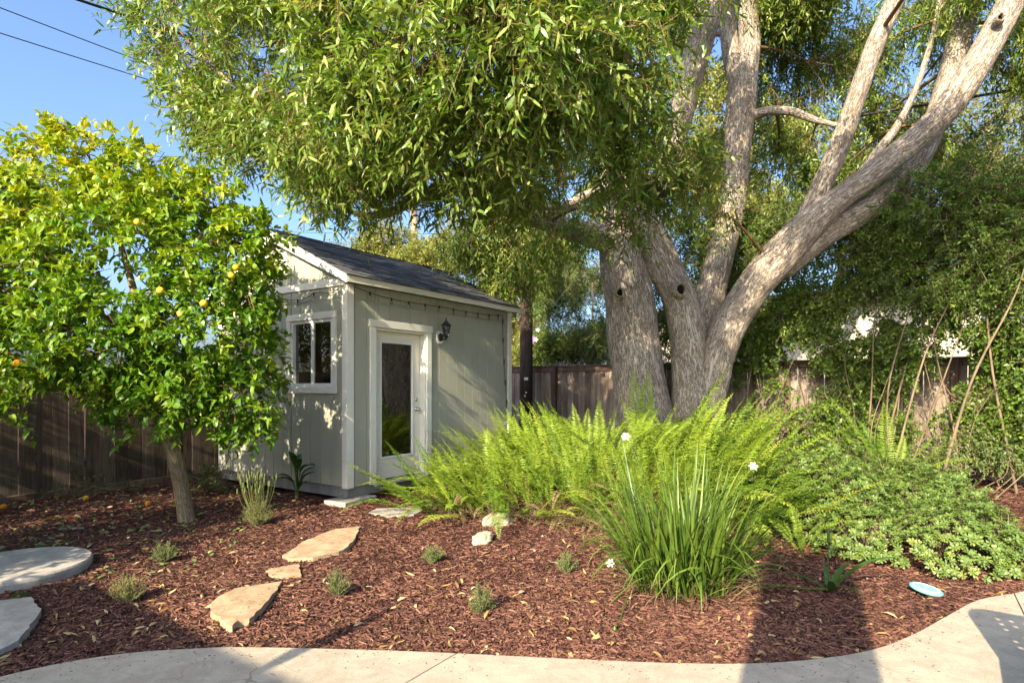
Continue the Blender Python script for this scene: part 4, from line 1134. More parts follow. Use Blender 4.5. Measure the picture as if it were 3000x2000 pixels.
tag(link('branches', np_mesh('branches', vv, ff, M['twig'], smooth=True), cit), kind='stuff')
def orange_mesh(mat, r=.033):
    bm = bmesh.new(); bmesh.ops.create_uvsphere(bm, u_segments=18, v_segments=12, radius=r)
    for q in bm.verts:
        q.co.z *= .94
        if q.co.z > r * .85: q.co.z -= .003
    me = bpy.data.meshes.new('orange'); bm.to_mesh(me); bm.free(); me.materials.append(mat)
    me.polygons.foreach_set('use_smooth', [True] * len(me.polygons)); return me
ome, oye = orange_mesh(M['orange']), orange_mesh(M['yelloworange'])
for x, y, dY, mm in ((316, 510, -.86, oye), (468, 696, -.80, oye), (368, 667, -.86, oye), (416, 720, -.86, oye), (542, 614, -.62, oye), (40, 834, -.84, ome), (156, 375, -.3, ome), (532, 632, -.62, oye), (285, 860, -.45, ome)):
    p_ = rel(x, y, CITY - .35 + dY * .86)
    link('fruit', mm, cit, p_, (random.random(), random.random(), random.random()), random.uniform(.9, 1.12))

# ------------------------------------------------------------------ ferns
def frond_mesh(name, L, th0, th1, wid, pairs, mat, twist=0.0):
    n = pairs + 6
    s = np.linspace(0, 1, n)
    th = th0 + (th1 - th0) * s ** 1.5
    dx = np.sin(th) * L / (n - 1); dz = np.cos(th) * L / (n - 1)
    X = np.concatenate([[0], np.cumsum(dx)[:-1]]); Z = np.concatenate([[0], np.cumsum(dz)[:-1]])
    Yc = twist * s ** 2
    P = np.stack([X, Yc, Z], -1); T = norm(np.gradient(P, axis=0))
    up = np.stack([-np.cos(th), np.zeros(n), np.sin(th)], -1)        # upper side of the blade
    parts = []
    v, f, _ = tube_geo(P[::4], np.linspace(.0028, .0010, len(P[::4])), 3, False); parts.append((v, f, .35))
    k = np.arange(6, n)
    u = (k - 6) / (n - 7)
    prof = np.clip(np.minimum(.45 + 2.2 * u, 1) * np.minimum(1, (1.02 - u) * 2.6) ** .8, .05, 1)
    for sg in (-1, 1):
        S = np.array([0, sg, 0.0])
        D = S + T[k] * (.22 + .25 * u[:, None]) + up[k] * rng.uniform(-.25, .12, (len(k), 1)) + rng.normal(size=(len(k), 3)) * .06
        ln = wid * prof * rng.uniform(.88, 1.08, len(k))
        pos = P[k] + T[k] * (sg * .25 * L / n)
        parts.append(leaves(pos, D, up[k] + rng.normal(size=(len(k), 3)) * .12, ln, np.full(len(k), L / n * .84), 'rhomb', .12, .15, np.clip(.25 + .5 * u + rng.normal(size=len(k)) * .12, 0, 1)))
    v, f, t_ = join(parts)
    return np_mesh(name, v, f, mat, t_), (v, f, t_)
FROND = []
for k in range(14):
    L = .80 + .36 * (k / 13) + random.uniform(-.04, .04)
    th0 = random.uniform(.02, .22); th1 = random.uniform(.35, 1.05) if k % 3 else random.uniform(1.1, 1.9)
    FROND.append(frond_mesh('frond', L, th0, th1, random.uniform(.072, .100), 34, M['fern'], random.uniform(-.1, .1)))
LOWF = [frond_mesh('frond', random.uniform(.6, .85), random.uniform(.5, .8), random.uniform(1.5, 2.0), .065, 32, M['fern'], random.uniform(-.15, .15)) for _ in range(5)]
DRYF = [frond_mesh('dry_frond', random.uniform(.45, .7), random.uniform(.7, 1.0), random.uniform(1.8, 2.2), .035, 26, M['ferndry'], random.uniform(-.2, .2)) for _ in range(4)]
SPENT = [frond_mesh('spent_frond', random.uniform(.8, 1.0), .15, random.uniform(1.2, 2.2), .05, 30, M['ferndry'], random.uniform(-.2, .2)) for _ in range(3)]
fern_poly = np.array([(-.92, 7.25), (-1.15, 6.95), (-.85, 6.55), (-.2, 6.35), (.5, 6.25), (1.2, 6.2), (1.9, 5.9), (2.35, 5.6), (2.75, 6.2), (3.0, 7.2), (2.9, 8.4), (1.6, 8.55), (.6, 8.75), (-.05, 8.7), (-.5, 8.2)])
fern = thing('sword_fern', 'broad mass of lime green sword ferns in front of the big tree', 'fern', (1.0, 7.2, 0))
FO = Vector((1.0, 7.2, 0))
def fern_sample(n):
    out = []
    while len(out) < n:
        x = random.uniform(-1.3, 3.2); y = random.uniform(5.5, 8.9)
        if in_poly(np.array([x]), np.array([y]), fern_poly)[0]: out.append((x, y))
    return out
def put_frond(x, y, variant, lean_dir, tilt, sc, parent, name='frond', off=FO):
    o = link(name, variant, parent)
    q = Matrix.Rotation(lean_dir, 4, 'Z') @ Matrix.Rotation(tilt, 4, 'Y') @ Matrix.Rotation(random.uniform(-.5, .5), 4, 'Z')
    o.matrix_local = Matrix.Translation(Vector((x, y, gz(x, y))) - off) @ q @ Matrix.Scale(sc, 4)
    return o
def lean_of(x, y):
    cx, cy = 1.0, 7.6
    a = math.atan2((y - cy) / 1.5, (x - cx) / 2.2); r = math.hypot((x - cx) / 2.2, (y - cy) / 1.5)
    return a, r
pts = fern_sample(640)
# the fronds nearest the viewer and the outline are parts of their own, the mass behind them is one part
scored = sorted(pts, key=lambda p: p[1] + random.uniform(-.9, .9) - (.8 if p[0] < -.5 else 0))
mass = []
for i, (x, y) in enumerate(scored):
    a, r = lean_of(x, y)
    dirn = a + random.gauss(0, .7); tilt = min(.75, .12 + .42 * r ** 2 * random.uniform(.4, 1.3))
    vi = random.randrange(14); sc = random.uniform(.88, 1.16) * (1.08 if y > 7.2 else .9)
    if x < -.4: sc *= .88; tilt += .12
    if x > 1.7: sc *= 1.15
    if .95 < x < 1.5 and y < 7.2: sc *= .82
    sc *= .86 + .3 * float(vnoise(np.array([[x * 1.7, y * 1.7, 3.0]]))[0])
    if i < 250:
        put_frond(x, y, FROND[vi][0], dirn, tilt, sc, fern)
    else:
        q = np.array(Matrix.Translation(Vector((x, y, gz(x, y))) - FO) @ Matrix.Rotation(dirn, 4, 'Z') @ Matrix.Rotation(tilt, 4, 'Y') @ Matrix.Rotation(random.uniform(-.5, .5), 4, 'Z') @ Matrix.Scale(sc, 4))
        v, f, t_ = FROND[vi][1]
        mass.append((v @ q[:3, :3].T + q[:3, 3], f, np.clip(t_ * .5 + random.random() * .5, 0, 1)))
for k in range(40):                # low arching fronds along the front edge
    u = random.random(); x = -1.1 + 3.4 * u; y = 6.95 - .75 * min(1, u * 2.2) + random.uniform(-.05, .25)
    put_frond(x, y, LOWF[k % 5][0], -math.pi / 2 + random.gauss(-.25, .7), random.uniform(-.1, .2), random.uniform(.7, 1.0), fern)
for x, y, d_, tl in ((-1.12, 6.95, 3.2, .75), (-1.1, 6.85, 3.5, .85), (-1.05, 7.0, 2.9, .6), (-1.08, 6.8, 3.8, .95), (2.75, 6.6, .0, .45), (2.8, 6.9, .1, .5), (2.7, 6.1, -.2, .55), (2.6, 5.6, -.5, .6), (-.98, 6.9, 3.3, .55), (-1.0, 7.0, 3.0, .35), (-.95, 6.8, 3.6, .7), (-.8, 7.05, 2.9, .25), (-.5, 6.5, 3.9, .8), (-.45, 6.4, 4.1, .9), (.0, 6.4, 4.4, .9), (2.55, 5.75, -.4, .5), (2.5, 5.7, -.8, .8), (2.62, 5.95, -.1, .4), (2.65, 6.2, .1, .5)):
    put_frond(x, y, FROND[random.randrange(4, 14)][0], d_, tl, random.uniform(.8, 1.0), fern)
for k, (x, y) in enumerate(fern_sample(60)):
    put_frond(x, y, SPENT[k % 3][0], random.uniform(0, 6.28), random.uniform(.2, .7), random.uniform(.8, 1.05), fern, 'spent_frond')
v, f, t_ = join(mass)
tag(link('frond_mass', np_mesh('frond_mass', v, f, M['fern'], t_), fern), kind='stuff')
dry = []
for k in range(230):
    u = random.random(); x = -1.0 + 3.5 * u; y = 6.9 - .72 * min(1, u * 2.4) + random.uniform(-.1, .55)
    q = np.array(Matrix.Translation(Vector((x, y, gz(x, y) + random.uniform(.0, .12))) - FO) @ Matrix.Rotation(random.uniform(0, 6.28), 4, 'Z') @ Matrix.Rotation(random.uniform(.1, .8), 4, 'Y') @ Matrix.Scale(random.uniform(.5, .95), 4))
    v, f, t_ = DRYF[k % 4][1]; dry.append((v @ q[:3, :3].T + q[:3, 3], f, t_))
n = 2600
A = np.stack([rng.uniform(-1.1, 2.5, n), np.zeros(n), np.zeros(n)], -1)
A[:, 1] = 6.88 - .72 * np.minimum(1, (A[:, 0] + 1.0) / 3.5 * 2.4) + rng.uniform(-.05, .6, n) ; A[:, 2] = ground_z(A[:, 0], A[:, 1]) + rng.uniform(0, .12, n)
Bv = A + rng.normal(size=(n, 3)) * np.array([.1, .08, .05]) + np.array([0, -.03, .01])
v, f, t_ = sticks(A, Bv, .0022, .001); dry.append((v - np.array(FO), f, t_))
v, f, t_ = join(dry)
tag(link('dry_thatch', np_mesh('dry_thatch', v, f, M['ferndry'], t_), fern), 'brown dry fronds matted at the foot of the ferns', kind='stuff')

def small_fern(name, label, pos, count, sc, spread=.8, bias=0.0):
    t = thing(name, label, 'fern', pos)
    for k in range(count):
        a = bias + k * 2.4 + random.uniform(-.4, .4)
        o = link('frond', FROND[random.randrange(14)][0], t)
        o.matrix_local = Matrix.Rotation(a, 4, 'Z') @ Matrix.Rotation(random.uniform(.05, spread), 4, 'Y') @ Matrix.Rotation(random.uniform(-.6, .6), 4, 'Z') @ Matrix.Scale(sc * random.uniform(.75, 1.1), 4)
    return t
p_ = at(2040, 1120, 7.45); small_fern('sword_fern', 'separate lime fern standing behind the clipped shrub', (p_.x, p_.y, gz(p_.x, p_.y) + .12), 20, 1.25, .75)
p_ = on_ground(2300, 1105); small_fern('sword_fern', 'small shaded fern at the foot of the hedge by the right edge', (p_.x, p_.y, gz(p_.x, p_.y)), 14, .62, .9)
p_ = on_ground(1905, 1290); small_fern('sword_fern', 'few low dark fern fronds in shade between lily and clipped shrub', (p_.x - .15, p_.y + .15, 0), 5, .55, 1.1, 1.0)

# ------------------------------------------------------------------ white-flowered strap-leaf clump
def blade_mesh(L, w, th0, th1, mat, seg=8, sides=.35):
    s = np.linspace(0, 1, seg + 1); th = th0 + (th1 - th0) * s ** 1.7
    X = np.concatenate([[0], np.cumsum(np.sin(th[:-1]) * L / seg)]); Z = np.concatenate([[0], np.cumsum(np.cos(th[:-1]) * L / seg)])
    ww = w * np.clip(np.minimum(.7 + s, 1) * np.minimum(1, (1.0 - s) * 2.2 + .02), .02, 1)
    V = []
    for i in range(seg + 1):
        nx, nz = -math.cos(th[i]), math.sin(th[i])
        V += [(X[i] + nx * ww[i] * sides * .5, -ww[i] / 2, Z[i] + nz * ww[i] * sides * .5), (X[i], 0, Z[i]), (X[i] + nx * ww[i] * sides * .5, ww[i] / 2, Z[i] + nz * ww[i] * sides * .5)]
    F = []
    for i in range(seg):
        a = i * 3; F += [(a, a + 1, a + 4, a + 3), (a + 1, a + 2, a + 5, a + 4)]
    t_ = np.repeat(.15 + .6 * s, 3)
    V = np.array(V); F = [np.array(F)]
    return np_mesh('blade', V, F, mat, t_, smooth=True), (V, F, t_)
BL = [blade_mesh(random.uniform(.75, 1.16), random.uniform(.015, .023), random.uniform(.0, .15), random.choice([.15, .3, .5, .8, 1.3, 2.1, 2.6]) * random.uniform(.8, 1.2), M['lily']) for _ in range(16)]
lp = on_ground(1590, 1378)
lily = thing('flowering_lily', 'tall clump of strap leaves with white flowers near the patio', 'lily', (lp.x, lp.y, gz(lp.x, lp.y)))
more = []
for k in range(440):
    r = .30 * math.sqrt(random.random()); a = random.uniform(0, 6.283)
    x, y = r * 1.1 * math.cos(a), r * .8 * math.sin(a) + .22
    d_ = a + random.gauss(0, .6); tl = .02 + r * 1.35 * random.uniform(.3, 1.3) + max(0, random.gauss(-.1, .22))
    mtx = Matrix.Translation((x, y, -.02)) @ Matrix.Rotation(d_, 4, 'Z') @ Matrix.Rotation(tl, 4, 'Y') @ Matrix.Rotation(random.uniform(-.7, .7), 4, 'Z') @ Matrix.Scale(random.uniform(.7, 1.08), 4)
    vi = random.randrange(16)
    if k < 280:
        o = link('blade', BL[vi][0], lily); o.matrix_local = mtx
    else:
        q = np.array(mtx); v, f, t_ = BL[vi][1]; more.append((v @ q[:3, :3].T + q[:3, 3], f, np.clip(t_ * .6 + random.random() * .4, 0, 1)))
v, f, t_ = join(more); tag(link('blades', np_mesh('blades', v, f, M['lily'], t_, smooth=True), lily), kind='stuff')
more = []
DBL = [blade_mesh(random.uniform(.2, .45), .009, random.uniform(.4, 1.0), random.uniform(1.4, 2.4), M['ferndry'])[1] for _ in range(5)]
for k in range(170):
    a = random.uniform(0, 6.283); r = random.uniform(.15, .42)
    q = np.array(Matrix.Translation((r * math.cos(a), r * .8 * math.sin(a) + .2, .01)) @ Matrix.Rotation(a + random.gauss(0, .8), 4, 'Z') @ Matrix.Rotation(random.uniform(0, .5), 4, 'Y'))
    v, f, t_ = DBL[k % 5]; more.append((v @ q[:3, :3].T + q[:3, 3], f, np.full(len(v), random.random())))
v, f, t_ = join(more); tag(link('dead_blades', np_mesh('dead_blades', v, f, M['ferndry'], t_), lily), 'dry straw coloured blades round the base', kind='stuff')
def flower(parent, pos, size, face):
    fl_ = MB(); mk = MB()
    for k in range(6):
        a = k * math.pi / 3; w = .42 if k % 2 == 0 else .28
        ca, sa = math.cos(a), math.sin(a)
        def P_(r, s, z): return (size * (r * ca - s * sa), size * (r * sa + s * ca), size * z)
        fl_.add([P_(0.05, 0, 0), P_(.5, -w * .75, .16), P_(.9, -w * .55, .10), P_(1.05, 0, .02), P_(.9, w * .55, .10), P_(.5, w * .75, .16), P_(.5, 0, .10)], [(0, 1, 6), (0, 6, 5), (1, 2, 3, 6), (6, 3, 4, 5)])
        if k % 2 == 0: mk.add([P_(.12, -.07, .09), P_(.42, -.06, .15), P_(.42, .06, .15), P_(.12, .07, .09)], [(0, 1, 2, 3)])
        else: mk.add([P_(.05, -.07, .12), P_(.3, -.08, .3), P_(.3, .08, .3), P_(.05, .07, .12)], [(0, 1, 2, 3)])
    q = Vector(face).to_track_quat('Z', 'Y').to_euler()
    o = fl_.build('flower', M['petal'], parent, loc=pos, rot=q)
    mk.build('petal_mark', M['petalyellow'], o)
def lrel(x, y, Y): return at(x, y, Y) - Vector((lp.x, lp.y, lily.location.z))
for x, y, Y, s_ in ((1402, 1292, lp.y + .45, .034), (1388, 1396, lp.y - .12, .028), (1437, 1002, lp.y + .3, .032), (1730, 1070, lp.y + .05, .030)):
    p_ = lrel(x, y, Y)
    flower(lily, p_, s_, (-.15, -.8, .5))
    base = Vector((random.uniform(-.1, .1), .15, .1))
    mid = (base + p_) / 2 + Vector((0, 0, .10))
    MB().tube(spline([tuple(base), tuple(mid), tuple(p_)], 6), .0035, 5).build('flower_stalk', M['lily'], lily)
for pts_ in ([(1470, 1345), (1440, 1375), (1425, 1420), (1412, 1445)], [(1520, 1310), (1450, 1285), (1380, 1245), (1340, 1235)]):
    P_ = [tuple(on_ground(x, y, .06 if i < 2 else .03) - Vector((lp.x, lp.y, lily.location.z))) for i, (x, y) in enumerate(pts_)]
    MB().tube(spline(P_, 5), .004, 5).build('flower_stalk', M['lily'], lily)
    MB().lathe([(.002, -.03), (.010, -.015), (.011, .005), (.004, .022)], 8, 'z', P_[-1]).build('seed_pod', M['lily'], lily)
# fallen strap-leaf plantlet in the column's shade
sp_ = on_ground(1905, 1357)
sl = thing('lily_plantlet', 'short strap-leaf plantlet with splayed leaves lying in the column shadow', 'plant', (sp_.x, sp_.y, gz(sp_.x, sp_.y)))
wide = [blade_mesh(L, .055, a, b, M['broad'], 8, .3)[0] for L, a, b in ((.44, .7, 1.75), (.36, 1.0, 2.0), (.36, .6, 1.5), (.34, .8, 1.9))]
for a, k, s_ in ((-.3, 0, 1.3), (-1.3, 1, .9), (-1.9, 3, 1.0), (2.7, 1, .9), (.4, 2, .9), (1.3, 2, .7)):
    o = link('leaf', wide[k], sl); o.rotation_euler = (0, 0, a); o.scale = (s_,) * 3
MB().tube(spline([(0, 0, 0), (.0, .02, .2), (.01, .03, .34)], 5), .005, 5).build('stalk', M['broad'], sl)
MB().lathe([(.003, .33), (.011, .36), (.011, .41), (.002, .46)], 8).build('bud', M['broad'], sl, loc=(.01, .03, 0))
P_ = [tuple(on_ground(x, y, .03) - sl.location) for x, y in ((1900, 1352), (1850, 1350), (1800, 1345), (1735, 1350))]
MB().tube(spline(P_, 5), .005, 5).build('runner', M['lily'], sl)

# ------------------------------------------------------------------ clipped low shrub on the right
pit = thing('clipped_shrub', 'low clipped mound of glossy whorled leaves beside the curved patio edge', 'shrub', (3.5, 5.6, 0))
PO = np.array([3.5, 5.6, 0])
mounds = [(3.62, 4.95, .62, .52, .50), (3.05, 5.15, .42, .40, .40), (3.2, 5.85, .62, .60, .68), (3.5, 6.75, .75, .75, .80), (4.05, 5.75, .55, .62, .62), (4.3, 6.5, .6, .7, .60), (2.95, 6.35, .5, .5, .70), (3.95, 4.72, .3, .28, .26)]
def whorl_mesh(mat):
    n = 8
    a = np.arange(n) * 2.4 + rng.random()
    el = rng.uniform(.15, .75, n)
    D = np.stack([np.cos(a) * np.cos(el), np.sin(a) * np.cos(el), np.sin(el)], -1)
    Np = np.tile([0, 0, 1.0], (n, 1)) + rng.normal(size=(n, 3)) * .15
    v, f, t_ = leaves(np.zeros((n, 3)), D, Np, rng.uniform(.034, .048, n), rng.uniform(.015, .019, n), 'spoon', .2, .2, np.clip(.15 + .8 * (el - .15) + rng.random(n) * .35, 0, 1))
    return np_mesh('leaf_whorl', v, f, mat, t_), (v, f, t_)
WH = [whorl_mesh(M['pitto']) for _ in range(8)]
cand = []
for cx, cy, rx, ry, rz in mounds:
    m = int(1400 * rx * ry / .36)
    d = rand_dir(m); d[:, 2] = np.abs(d[:, 2]) ** .8; d = norm(d)
    rr = rng.uniform(.84, 1.02, m) * (1 + .30 * (vnoise(d * 3.1 + cx) - .5) + .14 * (vnoise(d * 9 + cy) - .5))
    P_ = np.array([cx, cy, .03]) + d * rr[:, None] * np.array([rx, ry, rz])
    nn = norm(d / np.array([rx, ry, rz]))
    for p_, n_ in zip(P_, nn): cand.append((p_, n_))
def inside_others(p):
    k = 0
    for cx, cy, rx, ry, rz in mounds:
        k += ((p[0] - cx) / rx) ** 2 + ((p[1] - cy) / ry) ** 2 + ((p[2] - .03) / rz) ** 2 < .68
    return k > 0
cand = [(p, n) for p, n in cand if not inside_others(p) and p[2] > .02]
cam_p = np.array([0, 0, CAM_H])
def facing(p, n):
    return float(np.dot(norm(cam_p - p), n)) - .18 * np.linalg.norm(p - cam_p) + random.uniform(-.25, .25)
cand.sort(key=lambda c: -facing(*c))
masses = []
for i, (p, n) in enumerate(cand):
    nn = Vector(n) * .8 + Vector((random.gauss(0, .35), random.gauss(0, .35), .45)); q = nn.to_track_quat('Z', 'Y').to_matrix().to_4x4()
    mtx = Matrix.Translation(Vector(p - PO)) @ q @ Matrix.Rotation(random.uniform(0, 6.28), 4, 'Z') @ Matrix.Scale(random.uniform(.75, 1.15), 4)
    if i < 280:
        o = link('leaf_whorl', WH[i % 8][0], pit); o.matrix_local = mtx
    else:
        qq = np.array(mtx); v, f, t_ = WH[i % 8][1]; masses.append((v @ qq[:3, :3].T + qq[:3, 3], f, np.clip(t_ * .7 + random.random() * .3, 0, 1)))
v, f, t_ = join(masses); tag(link('leaf_whorls', np_mesh('leaf_whorls', v, f, M['pitto'], t_), pit), kind='stuff')
A = []; Bv = []
for i, (p, n) in enumerate(cand[::3]):
    c_ = min(mounds, key=lambda m_: (m_[0] - p[0]) ** 2 + (m_[1] - p[1]) ** 2)
    A.append((c_[0] + (p[0] - c_[0]) * .35, c_[1] + (p[1] - c_[1]) * .35, max(0.0, p[2] * .25))); Bv.append(p)
v, f, t_ = sticks(np.array(A) - PO, np.array(Bv) - PO, .005, .002); tag(link('stems', np_mesh('stems', v, f, M['drytwig']), pit), kind='stuff')
print('whorls', len(cand))

# ------------------------------------------------------------------ small plants in the mulch
def herb(name, label, x, y, r, h, mat, n=110, cat='plant', leafL=.014, leafW=.005, stemmat='drytwig', group='young plants in the mulch'):
    p_ = on_ground(x, y); z = gz(p_.x, p_.y)
    t = thing(name, label, cat, (p_.x, p_.y, z), 0, group)
    a = rng.uniform(0, 6.283, n); el = rng.uniform(.25, 1.5, n) ** .8
    D = np.stack([np.cos(a) * np.cos(el) * r, np.sin(a) * np.cos(el) * r, np.sin(el) * h], -1) * rng.uniform(.65, 1.1, n)[:, None]
    st = sticks(np.zeros((n, 3)) + rng.normal(size=(n, 3)) * np.array([r * .15, r * .15, 0]), D, .0015, .0008)
    per = 22
    u = rng.uniform(.25, 1.02, (n, per))
    B = (D[:, None] * u[..., None]).reshape(-1, 3)
    LD = rng.normal(size=(n * per, 3)) + np.repeat(norm(D), per, 0) * .9 + np.array([0, 0, .3])
    lv = leaves(B, LD, rng.normal(size=(n * per, 3)) + np.array([0, 0, .6]), leafL * rng.uniform(.6, 1.2, n * per), np.full(n * per, leafW), 'rhomb', .1, .2)
    tag(link('foliage', np_mesh('foliage', *lv[:2], mat, lv[2]), t), kind='stuff')
    tag(link('stems', np_mesh('stems', *st[:2], M[stemmat]), t), kind='stuff')
    return t
herb('young_shrub', 'pale yellow-green young shrub at the edge of the house shadow', 293, 1376, .15, .20, M['herbpale'], 130)
herb('young_shrub', 'grey-green young shrub in shade right of the round concrete cover', 377, 1285, .13, .17, M['herb'], 120)
herb('young_shrub', 'young shrub just right of the kite shaped flagstone', 777, 1368, .105, .20, M['herb'], 100)
herb('young_shrub', 'low spreading young shrub left of the pale rocks', 995, 1287, .125, .14, M['herb'], 110)
herb('young_shrub', 'young shrub nearest the patio in the middle of the mulch', 1107, 1408, .11, .19, M['herb'], 120)
herb('young_shrub', 'small dense young shrub left of the strap-leaf clump', 1302, 1312, .10, .17, M['herb'], 120)
herb('weed', 'tiny weed beside the broken concrete slab', 45, 1372, .06, .05, M['weed'], 30, 'weed', group='weeds')
# lavender
lv_ = herb('lavender', 'bushy lavender with tall pale flower stalks below the shed wall', 594, 1205, .19, .26, M['herbpale'], 240, 'lavender', .028, .004, group=None)
n = 46
a = rng.uniform(0, 6.283, n); rr = rng.uniform(.02, .22, n)
for k in range(n):
    tip = Vector((rr[k] * math.cos(a[k]), rr[k] * .8 * math.sin(a[k]), random.uniform(.36, .56)))
    MB().tube(spline([(tip.x * .3, tip.y * .3, .12), (tip.x * .75, tip.y * .75, tip.z * .6), tuple(tip)], 3), .0022, 4, False).build('flower_stalk', M['herbpale'], lv_)
    MB().lathe([(.003, -.03), (.007, -.02), (.008, 0), (.006, .02), (.001, .035)], 5, 'z', tuple(tip)).build('flower_head', M['herbpale'], lv_)
# broad-leaved plant against the shed
bpz = on_ground(682, 1146)
bl = thing('broad_leaf_plant', 'broad-leaved green plant growing against the shed wall below the window', 'plant', (bpz.x, bpz.y, gz(bpz.x, bpz.y)))
def big_leaf(L, W, th0, th1):
    sgm = 8; s = np.linspace(0, 1, sgm + 1); th = th0 + (th1 - th0) * s
    X = np.concatenate([[0], np.cumsum(np.sin(th[:-1]) * L / sgm)]); Z = np.concatenate([[0], np.cumsum(np.cos(th[:-1]) * L / sgm)])
    w = W * np.sin(np.pi * np.clip(s * .96 + .02, 0, 1)) ** .75
    V = []; F = []
    for i in range(sgm + 1):
        nx, nz = -math.cos(th[i]), math.sin(th[i]); k = w[i] * .18
        V += [(X[i] + nx * k, -w[i] / 2, Z[i] + nz * k), (X[i], 0, Z[i]), (X[i] + nx * k, w[i] / 2, Z[i] + nz * k)]
    for i in range(sgm):
        q = i * 3; F += [(q, q + 1, q + 4, q + 3), (q + 1, q + 2, q + 5, q + 4)]
    return np_mesh('leaf', np.array(V), [np.array(F)], M['broad'], np.repeat(s, 3), smooth=True)
BLV = [big_leaf(.30, .13, .3, 1.6), big_leaf(.26, .12, .6, 1.9), big_leaf(.22, .10, .2, 1.1)]
for k, (ang, z, m_, s_) in enumerate(((2.6, .42, 2, 1.0), (-.3, .34, 1, 1.0), (-1.2, .36, 0, .95), (3.4, .22, 1, .9), (.5, .24, 0, .8), (-2.3, .2, 1, .85), (-.8, .14, 1, .9), (1.6, .4, 2, .9), (-1.7, .46, 2, .8), (-.1, .18, 0, .9))):
    st = (.05 * math.cos(ang), .05 * math.sin(ang), z)
    link('leaf', BLV[m_], bl, st, (0, 0, ang), s_)
    MB().tube(spline([(.02 * math.cos(k), .02 * math.sin(k), 0), (.02 * math.cos(ang), .02 * math.sin(ang), z * .6), st], 4), .006, 5).build('stalk', M['lily'], bl)
# weeds by the fence and the shed
def weedy(name, label, x, y, blobs, n, L, W, group='weeds', mat='weed'):
    p_ = on_ground(x, y)
    t = thing(name, label, 'weed', (p_.x, p_.y, gz(p_.x, p_.y)), 0, group)
    (v, f, t_), st = foliage(blobs, n, 9, L, W, 'rhomb', droop=-.1, twig=.16, gap=.2, shell=.6)
    tag(link('foliage', np_mesh('foliage', v, f, M[mat], t_), t), kind='stuff')
    A = np.zeros((n, 3)) + rng.normal(size=(n, 3)) * .02; A[:, 2] = 0
    Bq, _, _ = crown_points(blobs, n, .6)
    st2 = sticks(A, Bq, .003, .0015)
    v, f, _ = join([st, st2]); tag(link('stems', np_mesh('stems', v, f, M['drytwig']), t), kind='stuff')
weedy('weed', 'straggly green weed between the orange tree trunk and the shed', 500, 1128, [(0, 0, .25, .26, .2, .24), (-.2, -.05, .2, .2, .15, .16), (.12, -.1, .14, .15, .15, .12)], 70, .05, .022)
weedy('weed', 'thin weed growing along the foot of the side fence', 205, 1135, [(0, 0, .16, .3, .2, .14), (.35, .25, .12, .2, .15, .1), (-.2, -.2, .1, .2, .15, .08)], 34, .05, .018)
weedy('weed', 'dark little creeper at the base of the utility pole', 1215, 1040, [(0, 0, .5, .2, .15, .4), (.1, 0, .9, .15, .15, .3)], 40, .05, .03, mat='hedge')

# fallen fruit
for k, (x, y, lab, mm) in enumerate(((175, 1300, 'fallen orange beside the round concrete cover', ome), (8, 1172, 'fallen orange at the left edge near the fence', ome), (340, 1164, 'fallen orange on the leafy mulch left of the orange tree trunk', ome), (197, 1152, 'yellowish fallen orange near the kickboard of the side fence', oye), (366, 1092, 'small fallen orange by the far end of the side fence', ome))):
    p_ = on_ground(x, y)
    o = link('orange', mm, None, (p_.x, p_.y, gz(p_.x, p_.y) + .032), (k, k * 2, .3), 1.0 + .05 * (k % 3))
    tag(o, lab, 'orange', 'fallen oranges')
p_ = on_ground(165, 1212)
tb_ = MB().tube([(-.11, -.02, 0), (0, 0, .006), (.11, .03, .0)], .016, 8).build('irrigation_tube', M['chairmetal'], loc=(p_.x, p_.y, gz(p_.x, p_.y) + .012))
tag(tb_, 'short dark piece of irrigation tube lying under the orange tree', 'tube')

# ------------------------------------------------------------------ hedge and vines before the back fence
def fence_Y(x):
    r = (x * K - 1500) / FPX
    t = 14.2 * r / (.827 + .562 * r)
    return 14.2 - .562 * t
def hb(x, y, off, r, rz=None, w=1.0):
    Y = fence_Y(x) - off; c = at(x, y, Y); return (c.x, c.y, c.z, r, r * .7, rz or r, w)
def bush(name, label, cat, blobs, twigs, per, L, W, mat, droop=.2, twig=.3, gap=.4, tpl='rhomb', gscale=1.5, stem_n=0, stemmat='drytwig', r=.012, base_spread=.5, shell=.5, foot=True, trunk=None, group=None, sw=.9):
    B = np.array([b[:3] for b in blobs]); c = B.mean(0)
    O = np.array([c[0], c[1], 0.0])
    t = thing(name, label, cat, tuple(O), 0, group)
    bl_ = [(b[0] - O[0], b[1] - O[1], b[2], *b[3:]) for b in blobs]
    (v, f, t_), st = foliage(bl_, twigs, per, L, W, tpl, droop=droop, twig=twig, gap=gap, gscale=gscale, shell=shell)
    keep = v[:, 2].min()
    tag(link('foliage', np_mesh('foliage', v, f, M[mat], t_), t), kind='stuff')
    tag(link('twigs', np_mesh('twigs', st[0], st[1], M[stemmat]), t), kind='stuff')
    if trunk is not None:
        for P_ in trunk:
            rows_ = [(p[0] - O[0], p[1] - O[1], p[2], p[3]) for p in P_]
            bark_tube('trunk', rows_, t, M['barkbg'], seg=14, per=6, world=False)
    for k in range(stem_n):
        b = bl_[random.randrange(len(bl_))]
        tip = np.array(b[:3]) + rand_dir(1)[0] * np.array(b[3:6]) * .9
        a = np.array([tip[0] + random.gauss(0, base_spread), b[1] + random.gauss(0, .15), 0.0])
        m1 = a * .6 + tip * .4 + rng.normal(size=3) * np.array([.2, .1, .1]); m2 = a * .25 + tip * .75 + rng.normal(size=3) * np.array([.15, .1, .1])
        S = spline([a, m1, m2, tip], 6)
        MB().tube(S, np.linspace(r * random.uniform(.5, 1.3), .003, len(S)), 5, False).build('stem', M[stemmat], t, smooth=True)
    return t
